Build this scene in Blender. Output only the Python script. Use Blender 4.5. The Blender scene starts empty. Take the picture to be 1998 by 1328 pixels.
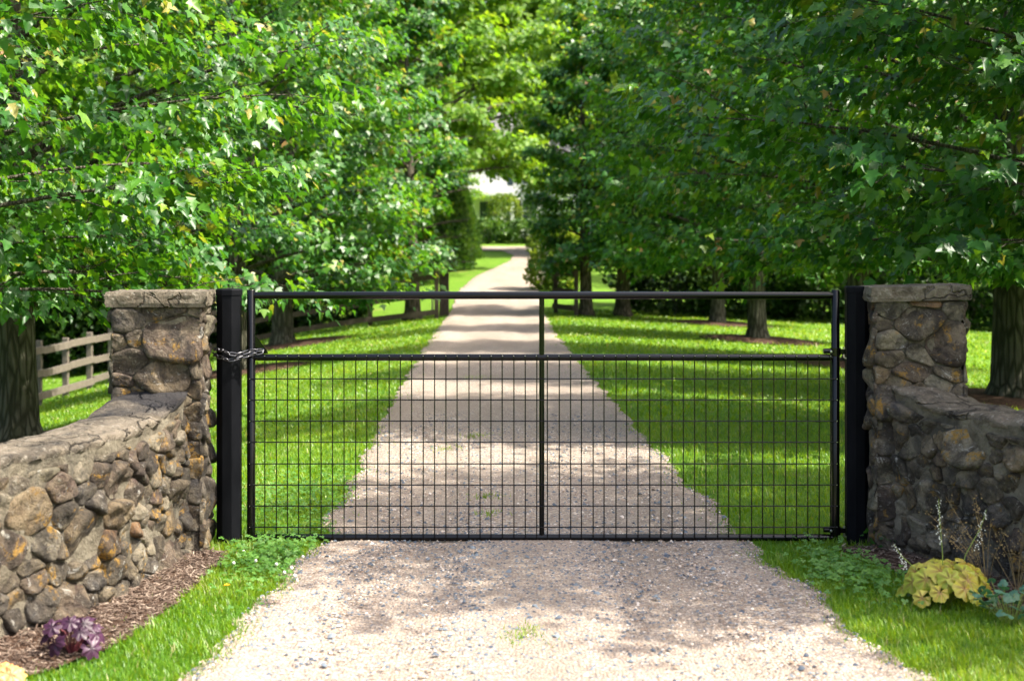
import bpy, bmesh, math, random
import numpy as np
from mathutils import Vector, Matrix, noise
rng = np.random.default_rng(7)
random.seed(11)
S = bpy.context.scene
COL = S.collection
PI = math.pi
# ------------------------------------------------------------------ camera
cam = bpy.data.cameras.new('camera'); camo = bpy.data.objects.new('camera', cam); COL.objects.link(camo)
camo.location = (0, 0, 1.5); camo.rotation_euler = (PI/2, 0, 0)
cam.lens = 50; cam.sensor_width = 36; cam.sensor_fit = 'HORIZONTAL'; cam.shift_y = -174/1998
cam.clip_start = 0.05; cam.clip_end = 2000
cam.dof.use_dof = True; cam.dof.focus_distance = 8.2; cam.dof.aperture_fstop = 2.8
S.camera = camo
# ------------------------------------------------------------------ light
SUN_EL, SUN_AZ = math.radians(54), math.radians(103)      # azimuth clockwise from +Y
w = bpy.data.worlds.new('World'); S.world = w; w.use_nodes = True
nt = w.node_tree; nt.nodes.clear()
sky = nt.nodes.new('ShaderNodeTexSky'); sky.sky_type = 'NISHITA'; sky.sun_disc = False
sky.sun_elevation = SUN_EL; sky.sun_rotation = SUN_AZ; sky.air_density = 1.0; sky.dust_density = 6.0; sky.ozone_density = 0.4
bg = nt.nodes.new('ShaderNodeBackground'); bg.inputs['Strength'].default_value = 0.14
wo = nt.nodes.new('ShaderNodeOutputWorld')
nt.links.new(sky.outputs[0], bg.inputs[0]); nt.links.new(bg.outputs[0], wo.inputs[0])
sl = bpy.data.lights.new('sun', 'SUN'); sl.energy = 3.8; sl.angle = math.radians(0.6); sl.color = (1.0, 0.94, 0.82)
so = bpy.data.objects.new('sun', sl); COL.objects.link(so)
sd = Vector((math.sin(SUN_AZ)*math.cos(SUN_EL), math.cos(SUN_AZ)*math.cos(SUN_EL), math.sin(SUN_EL)))
so.rotation_euler = sd.to_track_quat('Z', 'Y').to_euler(); so.location = (20, 10, 30)
S.view_settings.view_transform = 'Standard'; S.view_settings.look = 'None'
S.view_settings.exposure = 1.8; S.view_settings.gamma = 1.0
try:
    S.cycles.max_bounces = 8; S.cycles.transmission_bounces = 6; S.cycles.diffuse_bounces = 5
except Exception: pass

# ------------------------------------------------------------------ helpers
def tag(o, label=None, cat=None, group=None, kind=None):
    if label: o['label'] = label
    if cat: o['category'] = cat
    if group: o['group'] = group
    if kind: o['kind'] = kind
    return o
def empty(name, loc=(0,0,0), rz=0.0):
    o = bpy.data.objects.new(name, None); COL.objects.link(o); o.empty_display_size = .1
    o.location = loc; o.rotation_euler = (0, 0, rz); return o
def link(name, me, m=None, parent=None, kind=None):
    o = bpy.data.objects.new(name, me); COL.objects.link(o)
    if m is not None and not me.materials: me.materials.append(m)
    if parent is not None: o.parent = parent
    if kind: o['kind'] = kind
    return o
def npmesh(name, V, F, smooth=False, rnd=None, extra=None):
    """V (n,3); F (m,k) all faces the same corner count; rnd per-vertex float"""
    V = np.asarray(V, dtype=np.float32); F = np.asarray(F, dtype=np.int32)
    me = bpy.data.meshes.new(name)
    n, (m, k) = len(V), F.shape
    me.vertices.add(n); me.vertices.foreach_set('co', V.ravel())
    me.loops.add(m*k); me.loops.foreach_set('vertex_index', F.ravel())
    me.polygons.add(m); me.polygons.foreach_set('loop_start', np.arange(0, m*k, k, dtype=np.int32))
    me.polygons.foreach_set('loop_total', np.full(m, k, dtype=np.int32))
    if smooth: me.polygons.foreach_set('use_smooth', np.ones(m, dtype=bool))
    if rnd is not None:
        a = me.attributes.new('rnd', 'FLOAT', 'POINT'); a.data.foreach_set('value', np.asarray(rnd, dtype=np.float32))
    if extra is not None:
        a = me.attributes.new('ext', 'FLOAT', 'POINT'); a.data.foreach_set('value', np.asarray(extra, dtype=np.float32))
    me.update(calc_edges=True); me.validate(); return me
class MB:
    def __init__(s): s.v = []; s.f = []; s.sm = []
    def add(s, v, f, sm=False):
        o = len(s.v); s.v += [tuple(p) for p in v]; s.f += [tuple(i+o for i in q) for q in f]; s.sm += [sm]*len(f)
    def box(s, lo, hi):
        x0,y0,z0 = lo; x1,y1,z1 = hi
        s.add([(x0,y0,z0),(x1,y0,z0),(x1,y1,z0),(x0,y1,z0),(x0,y0,z1),(x1,y0,z1),(x1,y1,z1),(x0,y1,z1)],
              [(0,3,2,1),(4,5,6,7),(0,1,5,4),(1,2,6,5),(2,3,7,6),(3,0,4,7)])
    def tube(s, pts, rads, n=8, sm=True, caps=True):
        pts = [Vector(p) for p in pts]; V = []; F = []
        up = Vector((0,0,1)); prev = None
        for i, p in enumerate(pts):
            t = (pts[min(i+1, len(pts)-1)] - pts[max(i-1, 0)]).normalized()
            if prev is None:
                a = t.orthogonal().normalized()
            else:
                a = (prev - t*prev.dot(t)).normalized()
            prev = a; b = t.cross(a)
            r = rads[i] if hasattr(rads, '__len__') else rads
            for k in range(n):
                an = 2*PI*k/n; V.append(p + (a*math.cos(an)+b*math.sin(an))*r)
        for i in range(len(pts)-1):
            for k in range(n):
                k2 = (k+1) % n
                F.append((i*n+k, i*n+k2, (i+1)*n+k2, (i+1)*n+k))
        s.add(V, F, sm)
        if caps:
            s.add(V[:n], [tuple(range(n-1, -1, -1))]); s.add(V[-n:], [tuple(range(n))])
    def mesh(s, name='m'):
        me = bpy.data.meshes.new(name); me.from_pydata(s.v, [], s.f); me.polygons.foreach_set('use_smooth', s.sm); me.update(); return me
    def build(s, name, m, parent=None, kind=None, bevel=0):
        o = link(name, s.mesh(name), m, parent, kind)
        if bevel:
            b = o.modifiers.new('bevel', 'BEVEL'); b.width = bevel; b.segments = 2; b.limit_method = 'ANGLE'
        return o
def sstep(a, b, x):
    t = max(0.0, min(1.0, (x-a)/(b-a))); return t*t*(3-2*t)

# ------------------------------------------------------------------ materials
class NT:
    def __init__(s, name):
        s.m = bpy.data.materials.new(name); s.m.use_nodes = True; s.t = s.m.node_tree; s.t.nodes.clear()
        s.out = s.n('ShaderNodeOutputMaterial')
    def n(s, t, **kw):
        nd = s.t.nodes.new(t)
        for k, v in kw.items():
            if k.startswith('i_'): nd.inputs[k[2:].replace('_', ' ')].default_value = v
            else: setattr(nd, k, v)
        return nd
    def l(s, a, b): s.t.links.new(a, b)
    def coord(s, kind='Object', scale=(1,1,1)):
        tc = s.n('ShaderNodeTexCoord'); mp = s.n('ShaderNodeMapping'); mp.inputs['Scale'].default_value = scale
        s.l(tc.outputs[kind], mp.inputs[0]); return mp.outputs[0]
    def pos(s, scale=(1,1,1)):
        g = s.n('ShaderNodeNewGeometry'); mp = s.n('ShaderNodeMapping'); mp.inputs['Scale'].default_value = scale
        s.l(g.outputs['Position'], mp.inputs[0]); return mp.outputs[0]
    def noise(s, vec, scale, detail=4, rough=.55, dist=0):
        nd = s.n('ShaderNodeTexNoise'); nd.inputs['Scale'].default_value = scale; nd.inputs['Detail'].default_value = detail
        nd.inputs['Roughness'].default_value = rough; nd.inputs['Distortion'].default_value = dist
        if vec is not None: s.l(vec, nd.inputs['Vector'])
        return nd.outputs[0]
    def vor(s, vec, scale, feature='F1', out='Distance', rand=1):
        nd = s.n('ShaderNodeTexVoronoi'); nd.feature = feature; nd.inputs['Scale'].default_value = scale
        nd.inputs['Randomness'].default_value = rand
        s.l(vec, nd.inputs['Vector']); return nd.outputs[out]
    def ramp(s, fac, stops, interp='LINEAR'):
        r = s.n('ShaderNodeValToRGB'); r.color_ramp.interpolation = interp
        while len(r.color_ramp.elements) < len(stops): r.color_ramp.elements.new(.5)
        for e, (p, c) in zip(r.color_ramp.elements, stops):
            e.position = p; e.color = (*c, 1) if len(c) == 3 else c
        s.l(fac, r.inputs[0]); return r.outputs[0]
    def mix(s, fac, a, b, mode='MIX'):
        x = s.n('ShaderNodeMix', data_type='RGBA', blend_type=mode)
        for sock, v in ((x.inputs[0], fac), (x.inputs[6], a), (x.inputs[7], b)):
            if isinstance(v, (int, float)): sock.default_value = v
            elif isinstance(v, tuple): sock.default_value = (*v, 1)
            else: s.l(v, sock)
        return x.outputs[2]
    def math(s, op, a, b=None, clamp=False):
        x = s.n('ShaderNodeMath', operation=op); x.use_clamp = clamp
        for sock, v in ((x.inputs[0], a), (x.inputs[1], b)):
            if v is None: continue
            if isinstance(v, (int, float)): sock.default_value = v
            else: s.l(v, sock)
        return x.outputs[0]
    def bump(s, h, strength=.5, dist=.01, normal=None):
        b = s.n('ShaderNodeBump'); b.inputs['Strength'].default_value = strength; b.inputs['Distance'].default_value = dist
        s.l(h, b.inputs['Height'])
        if normal is not None: s.l(normal, b.inputs['Normal'])
        return b.outputs[0]
    def bsdf(s, color, rough=.6, metallic=0, normal=None, spec=.5):
        b = s.n('ShaderNodeBsdfPrincipled')
        for nm, v in (('Base Color', color), ('Roughness', rough), ('Metallic', metallic), ('Specular IOR Level', spec)):
            if isinstance(v, (int, float)): b.inputs[nm].default_value = v
            elif isinstance(v, tuple): b.inputs[nm].default_value = (*v, 1)
            else: s.l(v, b.inputs[nm])
        if normal is not None: s.l(normal, b.inputs['Normal'])
        return b.outputs[0]
    def done(s, sh):
        s.l(sh, s.out.inputs[0]); return s.m

def leaf_mat(name, stops, trans_stops, tr=.38, rough=.38, spec=.5):
    t = NT(name); a = t.n('ShaderNodeAttribute', attribute_name='rnd')
    c = t.ramp(a.outputs['Fac'], stops); c2 = t.ramp(a.outputs['Fac'], trans_stops)
    b = t.bsdf(c, rough, spec=spec)
    tl = t.n('ShaderNodeBsdfTranslucent'); t.l(c2, tl.inputs[0])
    mx = t.n('ShaderNodeMixShader'); mx.inputs[0].default_value = tr
    t.l(b, mx.inputs[1]); t.l(tl.outputs[0], mx.inputs[2])
    return t.done(mx.outputs[0])
M = {}
M['maple'] = leaf_mat('maple_leaf', [(0,(.012,.056,.007)),(.5,(.028,.112,.014)),(.86,(.075,.19,.018)),(.97,(.17,.25,.02)),(1,(.28,.15,.06))],
                      [(0,(.04,.17,.006)),(.5,(.12,.34,.010)),(.86,(.28,.52,.014)),(1,(.40,.40,.03))], .36, .42, .42)
M['maple_dark'] = leaf_mat('oak_leaf', [(0,(.045,.12,.014)),(.5,(.09,.19,.02)),(1,(.17,.26,.03))],
                      [(0,(.14,.32,.010)),(.5,(.25,.46,.012)),(1,(.40,.54,.02))], .48, .5, .3)
M['cedar'] = leaf_mat('cedar_leaf', [(0,(.02,.07,.014)),(.5,(.05,.12,.018)),(1,(.11,.18,.02))],
                      [(0,(.05,.18,.01)),(1,(.2,.35,.02))], .25, .5)
M['pale'] = leaf_mat('pale_leaf', [(0,(.05,.12,.015)),(.5,(.10,.17,.02)),(1,(.18,.22,.04))],
                      [(0,(.15,.3,.01)),(1,(.35,.42,.03))], .4, .4)
M['grass'] = leaf_mat('grass_blade', [(0,(.05,.145,.008)),(.45,(.105,.22,.010)),(.8,(.18,.28,.014)),(.93,(.17,.25,.04)),(1,(.34,.30,.14))],
                      [(0,(.18,.36,.006)),(.6,(.34,.48,.008)),(1,(.45,.48,.05))], .42, .42, .4)
M['clover'] = leaf_mat('clover_leaf', [(0,(.05,.15,.015)),(1,(.10,.22,.03))], [(0,(.08,.28,.02)),(1,(.16,.38,.04))], .3, .5)
M['purple'] = leaf_mat('purple_leaf', [(0,(.05,.012,.035)),(.5,(.11,.035,.10)),(1,(.22,.10,.20))], [(0,(.18,.01,.05)),(1,(.3,.04,.2))], .2, .42)
M['blue_leaf'] = leaf_mat('bluegreen_leaf', [(0,(.03,.10,.05)),(1,(.08,.18,.12))], [(0,(.05,.2,.06)),(1,(.1,.3,.1))], .25, .5)
M['dry'] = leaf_mat('dry_flower', [(0,(.16,.11,.03)),(1,(.32,.26,.10))], [(0,(.2,.14,.04)),(1,(.3,.25,.1))], .2, .7)
M['chip'] = leaf_mat('mulch_chip', [(0,(.03,.019,.014)),(.5,(.105,.073,.055)),(1,(.28,.22,.175))], [(0,(.05,.03,.02)),(1,(.1,.07,.05))], .05, .85, .2)
M['pebble'] = leaf_mat('gravel_pebble', [(0,(0.046,0.059,0.082)),(.22,(0.132,0.158,0.185)),(.30,(0.185,0.125,0.090)),(.6,(0.310,0.238,0.182)),(.85,(0.436,0.370,0.310)),(1,(0.607,0.554,0.502))],
                       [(0,(.1,.1,.1)),(1,(.1,.1,.1))], 0.0, .75, .3)
M['hedge'] = leaf_mat('hedge_leaf', [(0,(.008,.028,.006)),(.5,(.016,.045,.008)),(1,(.035,.07,.012))], [(0,(.03,.09,.006)),(1,(.08,.16,.01))], .2, .5, .3)
# heuchera with veins, uses 'rnd' and 'ext' (0 centre .. 1 edge)
def yellow_leaf(name, c_edge, c_mid, c_vein):
    t = NT(name); a = t.n('ShaderNodeAttribute', attribute_name='rnd'); e = t.n('ShaderNodeAttribute', attribute_name='ext')
    base = t.mix(a.outputs['Fac'], c_edge, c_mid)
    v = t.math('SUBTRACT', 1.0, e.outputs['Fac'])
    nz = t.noise(t.coord('Object'), 60, 3)
    f = t.math('MULTIPLY', t.math('POWER', v, 1.6), t.math('ADD', nz, .35), True)
    c = t.mix(f, base, c_vein)
    b = t.bsdf(c, .45); tl = t.n('ShaderNodeBsdfTranslucent'); t.l(c, tl.inputs[0])
    mx = t.n('ShaderNodeMixShader'); mx.inputs[0].default_value = .3; t.l(b, mx.inputs[1]); t.l(tl.outputs[0], mx.inputs[2])
    return t.done(mx.outputs[0])
M['yellow'] = yellow_leaf('chartreuse_leaf', (.32,.40,.025), (.50,.42,.06), (.20,.05,.02))
M['peach'] = yellow_leaf('peach_leaf', (.60,.30,.12), (.65,.42,.15), (.35,.12,.04))
M['vein_purple'] = yellow_leaf('purple_veined_leaf', (.035,.009,.028), (.085,.028,.072), (.012,.003,.008))

def bark(name, c0, c1, sc=1.0):
    t = NT(name); v = t.coord('Object', (1,1,.16))
    n1 = t.noise(v, 28*sc, 6, .65, .6); n2 = t.noise(t.coord('Object'), 5*sc, 3)
    vv = t.vor(v, 16*sc, 'DISTANCE_TO_EDGE')
    h = t.math('ADD', t.math('MULTIPLY', n1, .8), t.math('MULTIPLY', t.math('MINIMUM', vv, .25), 2.4))
    c = t.ramp(h, [(.35, tuple(x*.45 for x in c0)), (.6, c0), (1, c1)])
    c = t.mix(t.math('MULTIPLY', n2, .35), c, (.10,.12,.06))
    return t.done(t.bsdf(c, .9, normal=t.bump(h, 1.0, .03), spec=.2))
M['bark'] = bark('maple_bark', (.033,.027,.021), (.11,.098,.08))
M['twig'] = bark('twig_bark', (.055,.042,.033), (.16,.14,.12), 2)
M['bark_dark'] = bark('dark_bark', (.05,.038,.03), (.14,.11,.09))

def stone_mat():
    t = NT('field_stone'); oi = t.n('ShaderNodeObjectInfo'); R = oi.outputs['Random']
    cmb = t.n('ShaderNodeCombineXYZ'); 
    for i in range(3): t.l(t.math('MULTIPLY', R, 37.0*(i+1)), cmb.inputs[i])
    va = t.n('ShaderNodeVectorMath', operation='ADD'); t.l(t.pos(), va.inputs[0]); t.l(cmb.outputs[0], va.inputs[1]); P = va.outputs[0]
    base = t.ramp(R, [(0,(.12,.098,.068)),(.14,(.20,.175,.13)),(.28,(.07,.056,.043)),(.42,(.165,.118,.068)),(.55,(.085,.057,.047)),(.68,(.23,.205,.155)),(.8,(.062,.058,.058)),(.93,(.19,.095,.042)),(.97,(.15,.14,.10))], 'CONSTANT')
    n1 = t.noise(P, 9, 8, .68, .8); n2 = t.noise(P, 34, 8, .72); n3 = t.noise(P, 4.5, 5, .6, 1.0)
    c = t.mix(t.ramp(n1, [(.38,(0,0,0)),(.60,(1,1,1))]), base, t.mix(.5, base, (.30,.245,.165)))
    c = t.mix(t.ramp(n3, [(.47,(0,0,0)),(.60,(.85,)*3)]), c, (.040,.032,.026))
    c = t.mix(t.ramp(n2, [(.57,(0,0,0)),(.70,(.65,)*3)]), c, (.42,.39,.33))
    c = t.mix(t.ramp(t.noise(P, 60, 4, .7), [(.3,(.75,)*3),(.5,(0,)*3)]), c, (.05,.04,.035))
    # pale and ochre lichen, by place on the wall
    l1 = t.noise(t.pos(), 7, 6, .7, .5)
    lich = t.math('MULTIPLY', t.ramp(l1, [(.57,(0,0,0)),(.64,(1,1,1))]), t.ramp(t.noise(t.pos(), 55, 3, .7), [(.42,(0,0,0)),(.52,(1,1,1))]))
    c = t.mix(t.ramp(t.noise(t.pos(), 2.6, 6, .7, 1.5), [(.50,(0,)*3),(.62,(.75,)*3)]), c, (.03,.027,.025))
    c = t.mix(t.math('MULTIPLY', lich, .75), c, (.36,.20,.03))
    l2 = t.ramp(t.noise(t.pos((1,1,1.3)), 10.0, 7, .75, .8), [(.60,(0,0,0)),(.68,(.6,)*3)])
    c = t.mix(l2, c, (.62,.61,.56))
    h = t.math('ADD', t.math('MULTIPLY', n1, .7), t.math('MULTIPLY', n2, .5))
    return t.done(t.bsdf(c, .88, normal=t.bump(h, 1.0, .07), spec=.22))
M['stone'] = stone_mat()
def mortar_mat(name, ca, cb, sc=8, dark=(.05,.05,.05), dk=.25, crack=0):
    t = NT(name); P = t.pos()
    n1 = t.noise(P, sc, 8, .65, .5); n2 = t.noise(P, 60, 6, .7)
    c = t.ramp(n1, [(.36, ca), (.60, cb)])
    c = t.mix(t.ramp(t.noise(P, 3.0, 6, .65, 1.2), [(.50,(0,)*3),(.66,(dk*3,)*3)]), c, dark)
    c = t.mix(t.math('MULTIPLY', n2, .55), c, tuple(x*.4 for x in ca))
    h = t.math('ADD', n1, t.math('MULTIPLY', n2, .5))
    if crack:
        wp = t.n('ShaderNodeVectorMath', operation='MULTIPLY_ADD'); nn = t.n('ShaderNodeTexNoise'); nn.inputs['Scale'].default_value = 9; nn.inputs['Detail'].default_value = 4; t.l(P, nn.inputs['Vector'])
        t.l(nn.outputs['Color'], wp.inputs[0]); wp.inputs[1].default_value = (.16,.16,.16); t.l(P, wp.inputs[2])
        e = t.vor(wp.outputs[0], crack, 'DISTANCE_TO_EDGE'); k_ = t.ramp(e, [(0,(1,)*3),(.022,(0,)*3)])
        c = t.mix(t.math('MULTIPLY', k_, .5), c, (.03,.025,.02)); h = t.math('SUBTRACT', h, t.math('MULTIPLY', k_, .9))
        c = t.mix(t.ramp(t.noise(P, 38, 5, .75), [(.55,(0,)*3),(.66,(.5,)*3)]), c, (.40,.37,.31))
    return t.done(t.bsdf(c, .95, normal=t.bump(h, 1.0, .045), spec=.15))
M['mortar'] = mortar_mat('mortar', (.13,.11,.08), (.28,.25,.19))
M['coping'] = mortar_mat('coping_mortar', (.12,.10,.075), (.26,.22,.17), 9, (.035,.033,.033), .33, 2.6)
def coping_stain():
    m = M['coping']; t = m.node_tree; b = [n for n in t.nodes if n.type == 'BSDF_PRINCIPLED'][0]
    lk = b.inputs['Base Color'].links[0]; src = lk.from_socket
    g = t.nodes.new('ShaderNodeNewGeometry'); sx = t.nodes.new('ShaderNodeSeparateXYZ'); t.links.new(g.outputs['Position'], sx.inputs[0])
    nz = t.nodes.new('ShaderNodeTexNoise'); nz.inputs['Scale'].default_value = 5; nz.inputs['Detail'].default_value = 6; t.links.new(g.outputs['Position'], nz.inputs[0])
    a = t.nodes.new('ShaderNodeMath'); a.operation = 'MULTIPLY_ADD'; a.inputs[1].default_value = 1.1; t.links.new(nz.outputs[0], a.inputs[0]); t.links.new(sx.outputs[1], a.inputs[2])
    rp_ = t.nodes.new('ShaderNodeMapRange'); rp_.inputs[1].default_value = 7.0; rp_.inputs[2].default_value = 7.3; rp_.inputs[4].default_value = .92; t.links.new(a.outputs[0], rp_.inputs[0])
    lf_ = t.nodes.new('ShaderNodeMath'); lf_.operation = 'LESS_THAN'; lf_.inputs[1].default_value = 0; t.links.new(sx.outputs[0], lf_.inputs[0])
    mm = t.nodes.new('ShaderNodeMath'); mm.operation = 'MULTIPLY'; t.links.new(lf_.outputs[0], mm.inputs[0]); t.links.new(rp_.outputs[0], mm.inputs[1])
    mx = t.nodes.new('ShaderNodeMix'); mx.data_type = 'RGBA'; t.links.new(mm.outputs[0], mx.inputs[0]); t.links.new(src, mx.inputs[6]); mx.inputs[7].default_value = (.028,.028,.032,1)
    t.links.new(mx.outputs[2], b.inputs['Base Color'])
coping_stain()
M['cap'] = mortar_mat('cap_stone', (.13,.105,.075), (.27,.235,.18), 14, (.07,.06,.045), .28, 3.4)
def black_paint():
    t = NT('black_paint'); n = t.noise(t.coord('Object'), 220, 3)
    r = t.ramp(t.noise(t.coord('Object'), 7, 4), [(.3,(.10,)*3),(.7,(.2,)*3)])
    return t.done(t.bsdf((.0018,.0018,.0022), r, normal=t.bump(n, .04, .001), spec=.32))
M['black'] = black_paint()
def matte_black():
    t = NT('matte_black'); n = t.noise(t.coord('Object', (1,1,.3)), 14, 5)
    c = t.ramp(n, [(.35,(.0035,.004,.005)),(.75,(.008,.0085,.0105))])
    return t.done(t.bsdf(c, .55, normal=t.bump(t.noise(t.coord('Object'), 160, 3), .1, .001), spec=.05))
M['post'] = matte_black()
t = NT('galvanised'); M['steel'] = t.done(t.bsdf((.62,.62,.60), .3, 1.0, t.bump(t.noise(t.coord('Object'), 90, 3), .2, .001)))
t = NT('chain_steel'); M['chain'] = t.done(t.bsdf((.10,.10,.11), .38, 1.0, t.bump(t.noise(t.coord('Object'), 160, 3), .3, .001)))
def wood_mat(name, a, b):
    t = NT(name); v = t.coord('Object', (3,3,.5)); n = t.noise(v, 16, 6, .65, 1.0)
    return t.done(t.bsdf(t.ramp(n, [(.3,a),(.7,b)]), .85, normal=t.bump(n, .6, .01), spec=.2))
M['wood'] = wood_mat('weathered_wood', (.075,.06,.048), (.20,.175,.145))
M['wood_dark'] = wood_mat('dark_wood', (.035,.028,.022), (.09,.07,.055))
def gravel_mat():
    t = NT('gravel'); P = t.pos()
    v1 = t.n('ShaderNodeTexVoronoi'); v1.inputs['Scale'].default_value = 75; t.l(P, v1.inputs['Vector'])
    sep = t.n('ShaderNodeSeparateColor'); t.l(v1.outputs['Color'], sep.inputs[0])
    c = t.ramp(sep.outputs[0], [(0,(0.079,0.092,0.119)),(.16,(0.172,0.185,0.198)),(.23,(0.224,0.165,0.119)),(.45,(0.297,0.238,0.178)),(.7,(0.389,0.323,0.264)),(.9,(0.502,0.442,0.383)),(1,(0.594,0.554,0.502))], 'LINEAR')
    c = t.mix(t.ramp(t.noise(P, 1.1, 5, .6), [(.38,(0,)*3),(.66,(.75,)*3)]), c, (.345,.285,.235))
    # compacted dust in soft patches, grey in the near centre where fresh stone was spread
    c = t.mix(t.ramp(t.noise(t.pos((1.6,.35,1)), .8, 5, .6), [(.42,(0,)*3),(.60,(.75,)*3)]), c, (.25,.21,.17))
    at = t.n('ShaderNodeAttribute', attribute_name='ext')
    c = t.mix(t.math('MULTIPLY', at.outputs['Fac'], .55), c, t.mix(t.noise(P, 30, 5, .7), (.20,.165,.13), (.42,.36,.30)))
    h = t.math('SUBTRACT', 1.0, v1.outputs['Distance'])
    n2 = t.noise(P, 200, 3)
    c = t.mix(t.math('MULTIPLY', t.ramp(v1.outputs['Distance'], [(.35,(0,)*3),(.75,(1,)*3)]), .5), c, (.13,.09,.07))
    nb = t.bump(t.math('ADD', h, t.math('MULTIPLY', n2, .3)), .8, .012)
    return t.done(t.bsdf(c, .9, normal=nb, spec=.15))
M['gravel'] = gravel_mat()
def lawn_mat():
    t = NT('lawn_ground'); P = t.pos()
    n1 = t.noise(P, 1.3, 5, .6); n2 = t.noise(t.pos((1,.5,1)), 22, 6, .75); n3 = t.noise(P, 90, 3, .7)
    c = t.ramp(n2, [(.3,(.05,.14,.010)),(.5,(.11,.23,.014)),(.7,(.18,.29,.02))])
    c = t.mix(t.ramp(n1, [(.4,(0,)*3),(.7,(.45,)*3)]), c, (.12,.20,.02))
    c = t.mix(t.math('MULTIPLY', n3, .4), c, (.03,.07,.01))
    c = t.mix(t.ramp(t.noise(P, .9, 6, .7), [(.56,(0,)*3),(.68,(.6,)*3)]), c, (.22,.20,.07))
    return t.done(t.bsdf(c, .85, normal=t.bump(n2, 1.0, .05), spec=.15))
M['lawn'] = lawn_mat()
t = NT('mulch'); P = t.pos(); n = t.noise(P, 45, 6, .75, .6)
M['mulch'] = t.done(t.bsdf(t.ramp(n, [(.3,(.022,.013,.009)),(.55,(.085,.05,.034)),(.75,(.19,.13,.09))]), .95, normal=t.bump(n, 1.0, .03), spec=.1))
t = NT('white_siding'); wv = t.n('ShaderNodeTexWave', wave_type='BANDS', bands_direction='Z'); wv.inputs['Scale'].default_value = 2.5
t.l(t.coord('Object'), wv.inputs['Vector'])
M['white'] = t.done(t.bsdf(t.mix(t.noise(t.coord('Object'), 3, 3), (.80,.80,.78), (.70,.70,.69)), .6, normal=t.bump(wv.outputs[0], .3, .01)))
t = NT('dark_green_paint'); M['shutter'] = t.done(t.bsdf(t.mix(t.noise(t.coord('Object'), 9, 3), (.01,.03,.035), (.02,.045,.05)), .5))
t = NT('window_glass'); M['glass'] = t.done(t.bsdf(t.mix(t.noise(t.coord('Object'), 2, 3), (.02,.03,.04), (.05,.06,.07)), .06, spec=.8))
t = NT('roof_shingle'); M['roof'] = t.done(t.bsdf(t.ramp(t.noise(t.coord('Object', (3,3,8)), 6, 6, .7), [(.3,(.08,.08,.085)),(.7,(.18,.175,.17))]), .85))
t = NT('flower_white'); M['fwhite'] = t.done(t.bsdf(t.mix(t.noise(t.coord('Object'), 300, 2), (.75,.74,.70), (.6,.62,.5)), .8))
t = NT('flower_yellow'); M['fyellow'] = t.done(t.bsdf(t.mix(t.noise(t.coord('Object'), 300, 2), (.80,.52,.01), (.7,.35,.01)), .7))
t = NT('stem_green'); M['stem'] = t.done(t.bsdf(t.mix(t.noise(t.coord('Object'), 40, 2), (.12,.22,.03), (.25,.28,.06)), .6))
t = NT('stem_brown'); M['stemb'] = t.done(t.bsdf(t.mix(t.noise(t.coord('Object'), 40, 2), (.20,.11,.05), (.28,.22,.08)), .7))
t = NT('red_stem'); M['stemr'] = t.done(t.bsdf(t.mix(t.noise(t.coord('Object'), 40, 2), (.18,.03,.04), (.10,.02,.03)), .6))

# ------------------------------------------------------------------ terrain
def gz(x, y):
    k = sstep(7.6, 13, y) * (1 - .75*sstep(36, 52, y))
    z = 0.0
    d = max(0.0, -x-1.25)
    z -= k*min(1.7, .13*d + .08*max(0, d-3.7))
    d = max(0.0, x-1.4)
    z -= k*min(.8, .05*d)
    t = max(0.0, y-33)
    z += .049*t*sstep(33, 40, y) if y < 75 else .049*42 + .02*(y-75)
    z += .02*noise.noise(Vector((x*.35, y*.35, 3.1))) * sstep(8, 14, y)
    return z
def drive_c(y):
    P = [(-8,.15,1.60),(2,.145,1.45),(4.97,.145,1.29),(6,.13,1.21),(7.3,.108,1.105),(12,-.04,1.09),(20,-.23,1.09),(32,-.37,1.12),(40,-.40,1.15),(46,-.08,1.15),(51,.50,1.12),(56,1.0,1.05),(60,1.05,1.0),(64,.55,1.1),(70,0,1.4)]
    for i in range(len(P)-1):
        if y <= P[i+1][0]:
            a, b = P[i], P[i+1]; t = (y-a[0])/(b[0]-a[0])
            return a[1]+(b[1]-a[1])*t, a[2]+(b[2]-a[2])*t
    return P[-1][1], P[-1][2]
def edge_n(y, s): return .03*noise.noise(Vector((y*14, s*3.3, 8)))+.075*noise.noise(Vector((y*1.7, s*9.1, 0))) + .05*noise.noise(Vector((y*6.5, s*5.3, 4)))
def drive_x(y, s):
    c, h = drive_c(y); return c + s*(h + edge_n(y, s)*(1+ .3*sstep(8, 20, y)))
def in_drive(x, y, pad=0):
    if 63 < y < 67.2: return True
    if y > 65: return False
    return drive_x(y, -1)-pad < x < drive_x(y, 1)+pad

def grid_sheet(name, xs, ys, m, dz=0, kind='structure'):
    V = [(x, y, gz(x, y)+dz) for y in ys for x in xs]; n = len(xs)
    F = [(j*n+i, j*n+i+1, (j+1)*n+i+1, (j+1)*n+i) for j in range(len(ys)-1) for i in range(n-1)]
    return link(name, npmesh(name, V, F, True), m, kind=kind)
xs = [-400,-250,-150,-100,-70,-50,-38,-30,-25,-20]+list(np.arange(-16,-6,1.0))+list(np.arange(-6,6.01,.3))+list(np.arange(7,17,1.0))+[20,25,30,38,50,70,100,150,250,400]
ys = [-200,-100,-50,-30,-20,-14,-8]+list(np.arange(-5,36,.4))+list(np.arange(36,80,1.0))+[82,85,90,100,120,150,200,300,500,800]
lawn = grid_sheet('lawn', xs, ys, M['lawn'])
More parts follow.
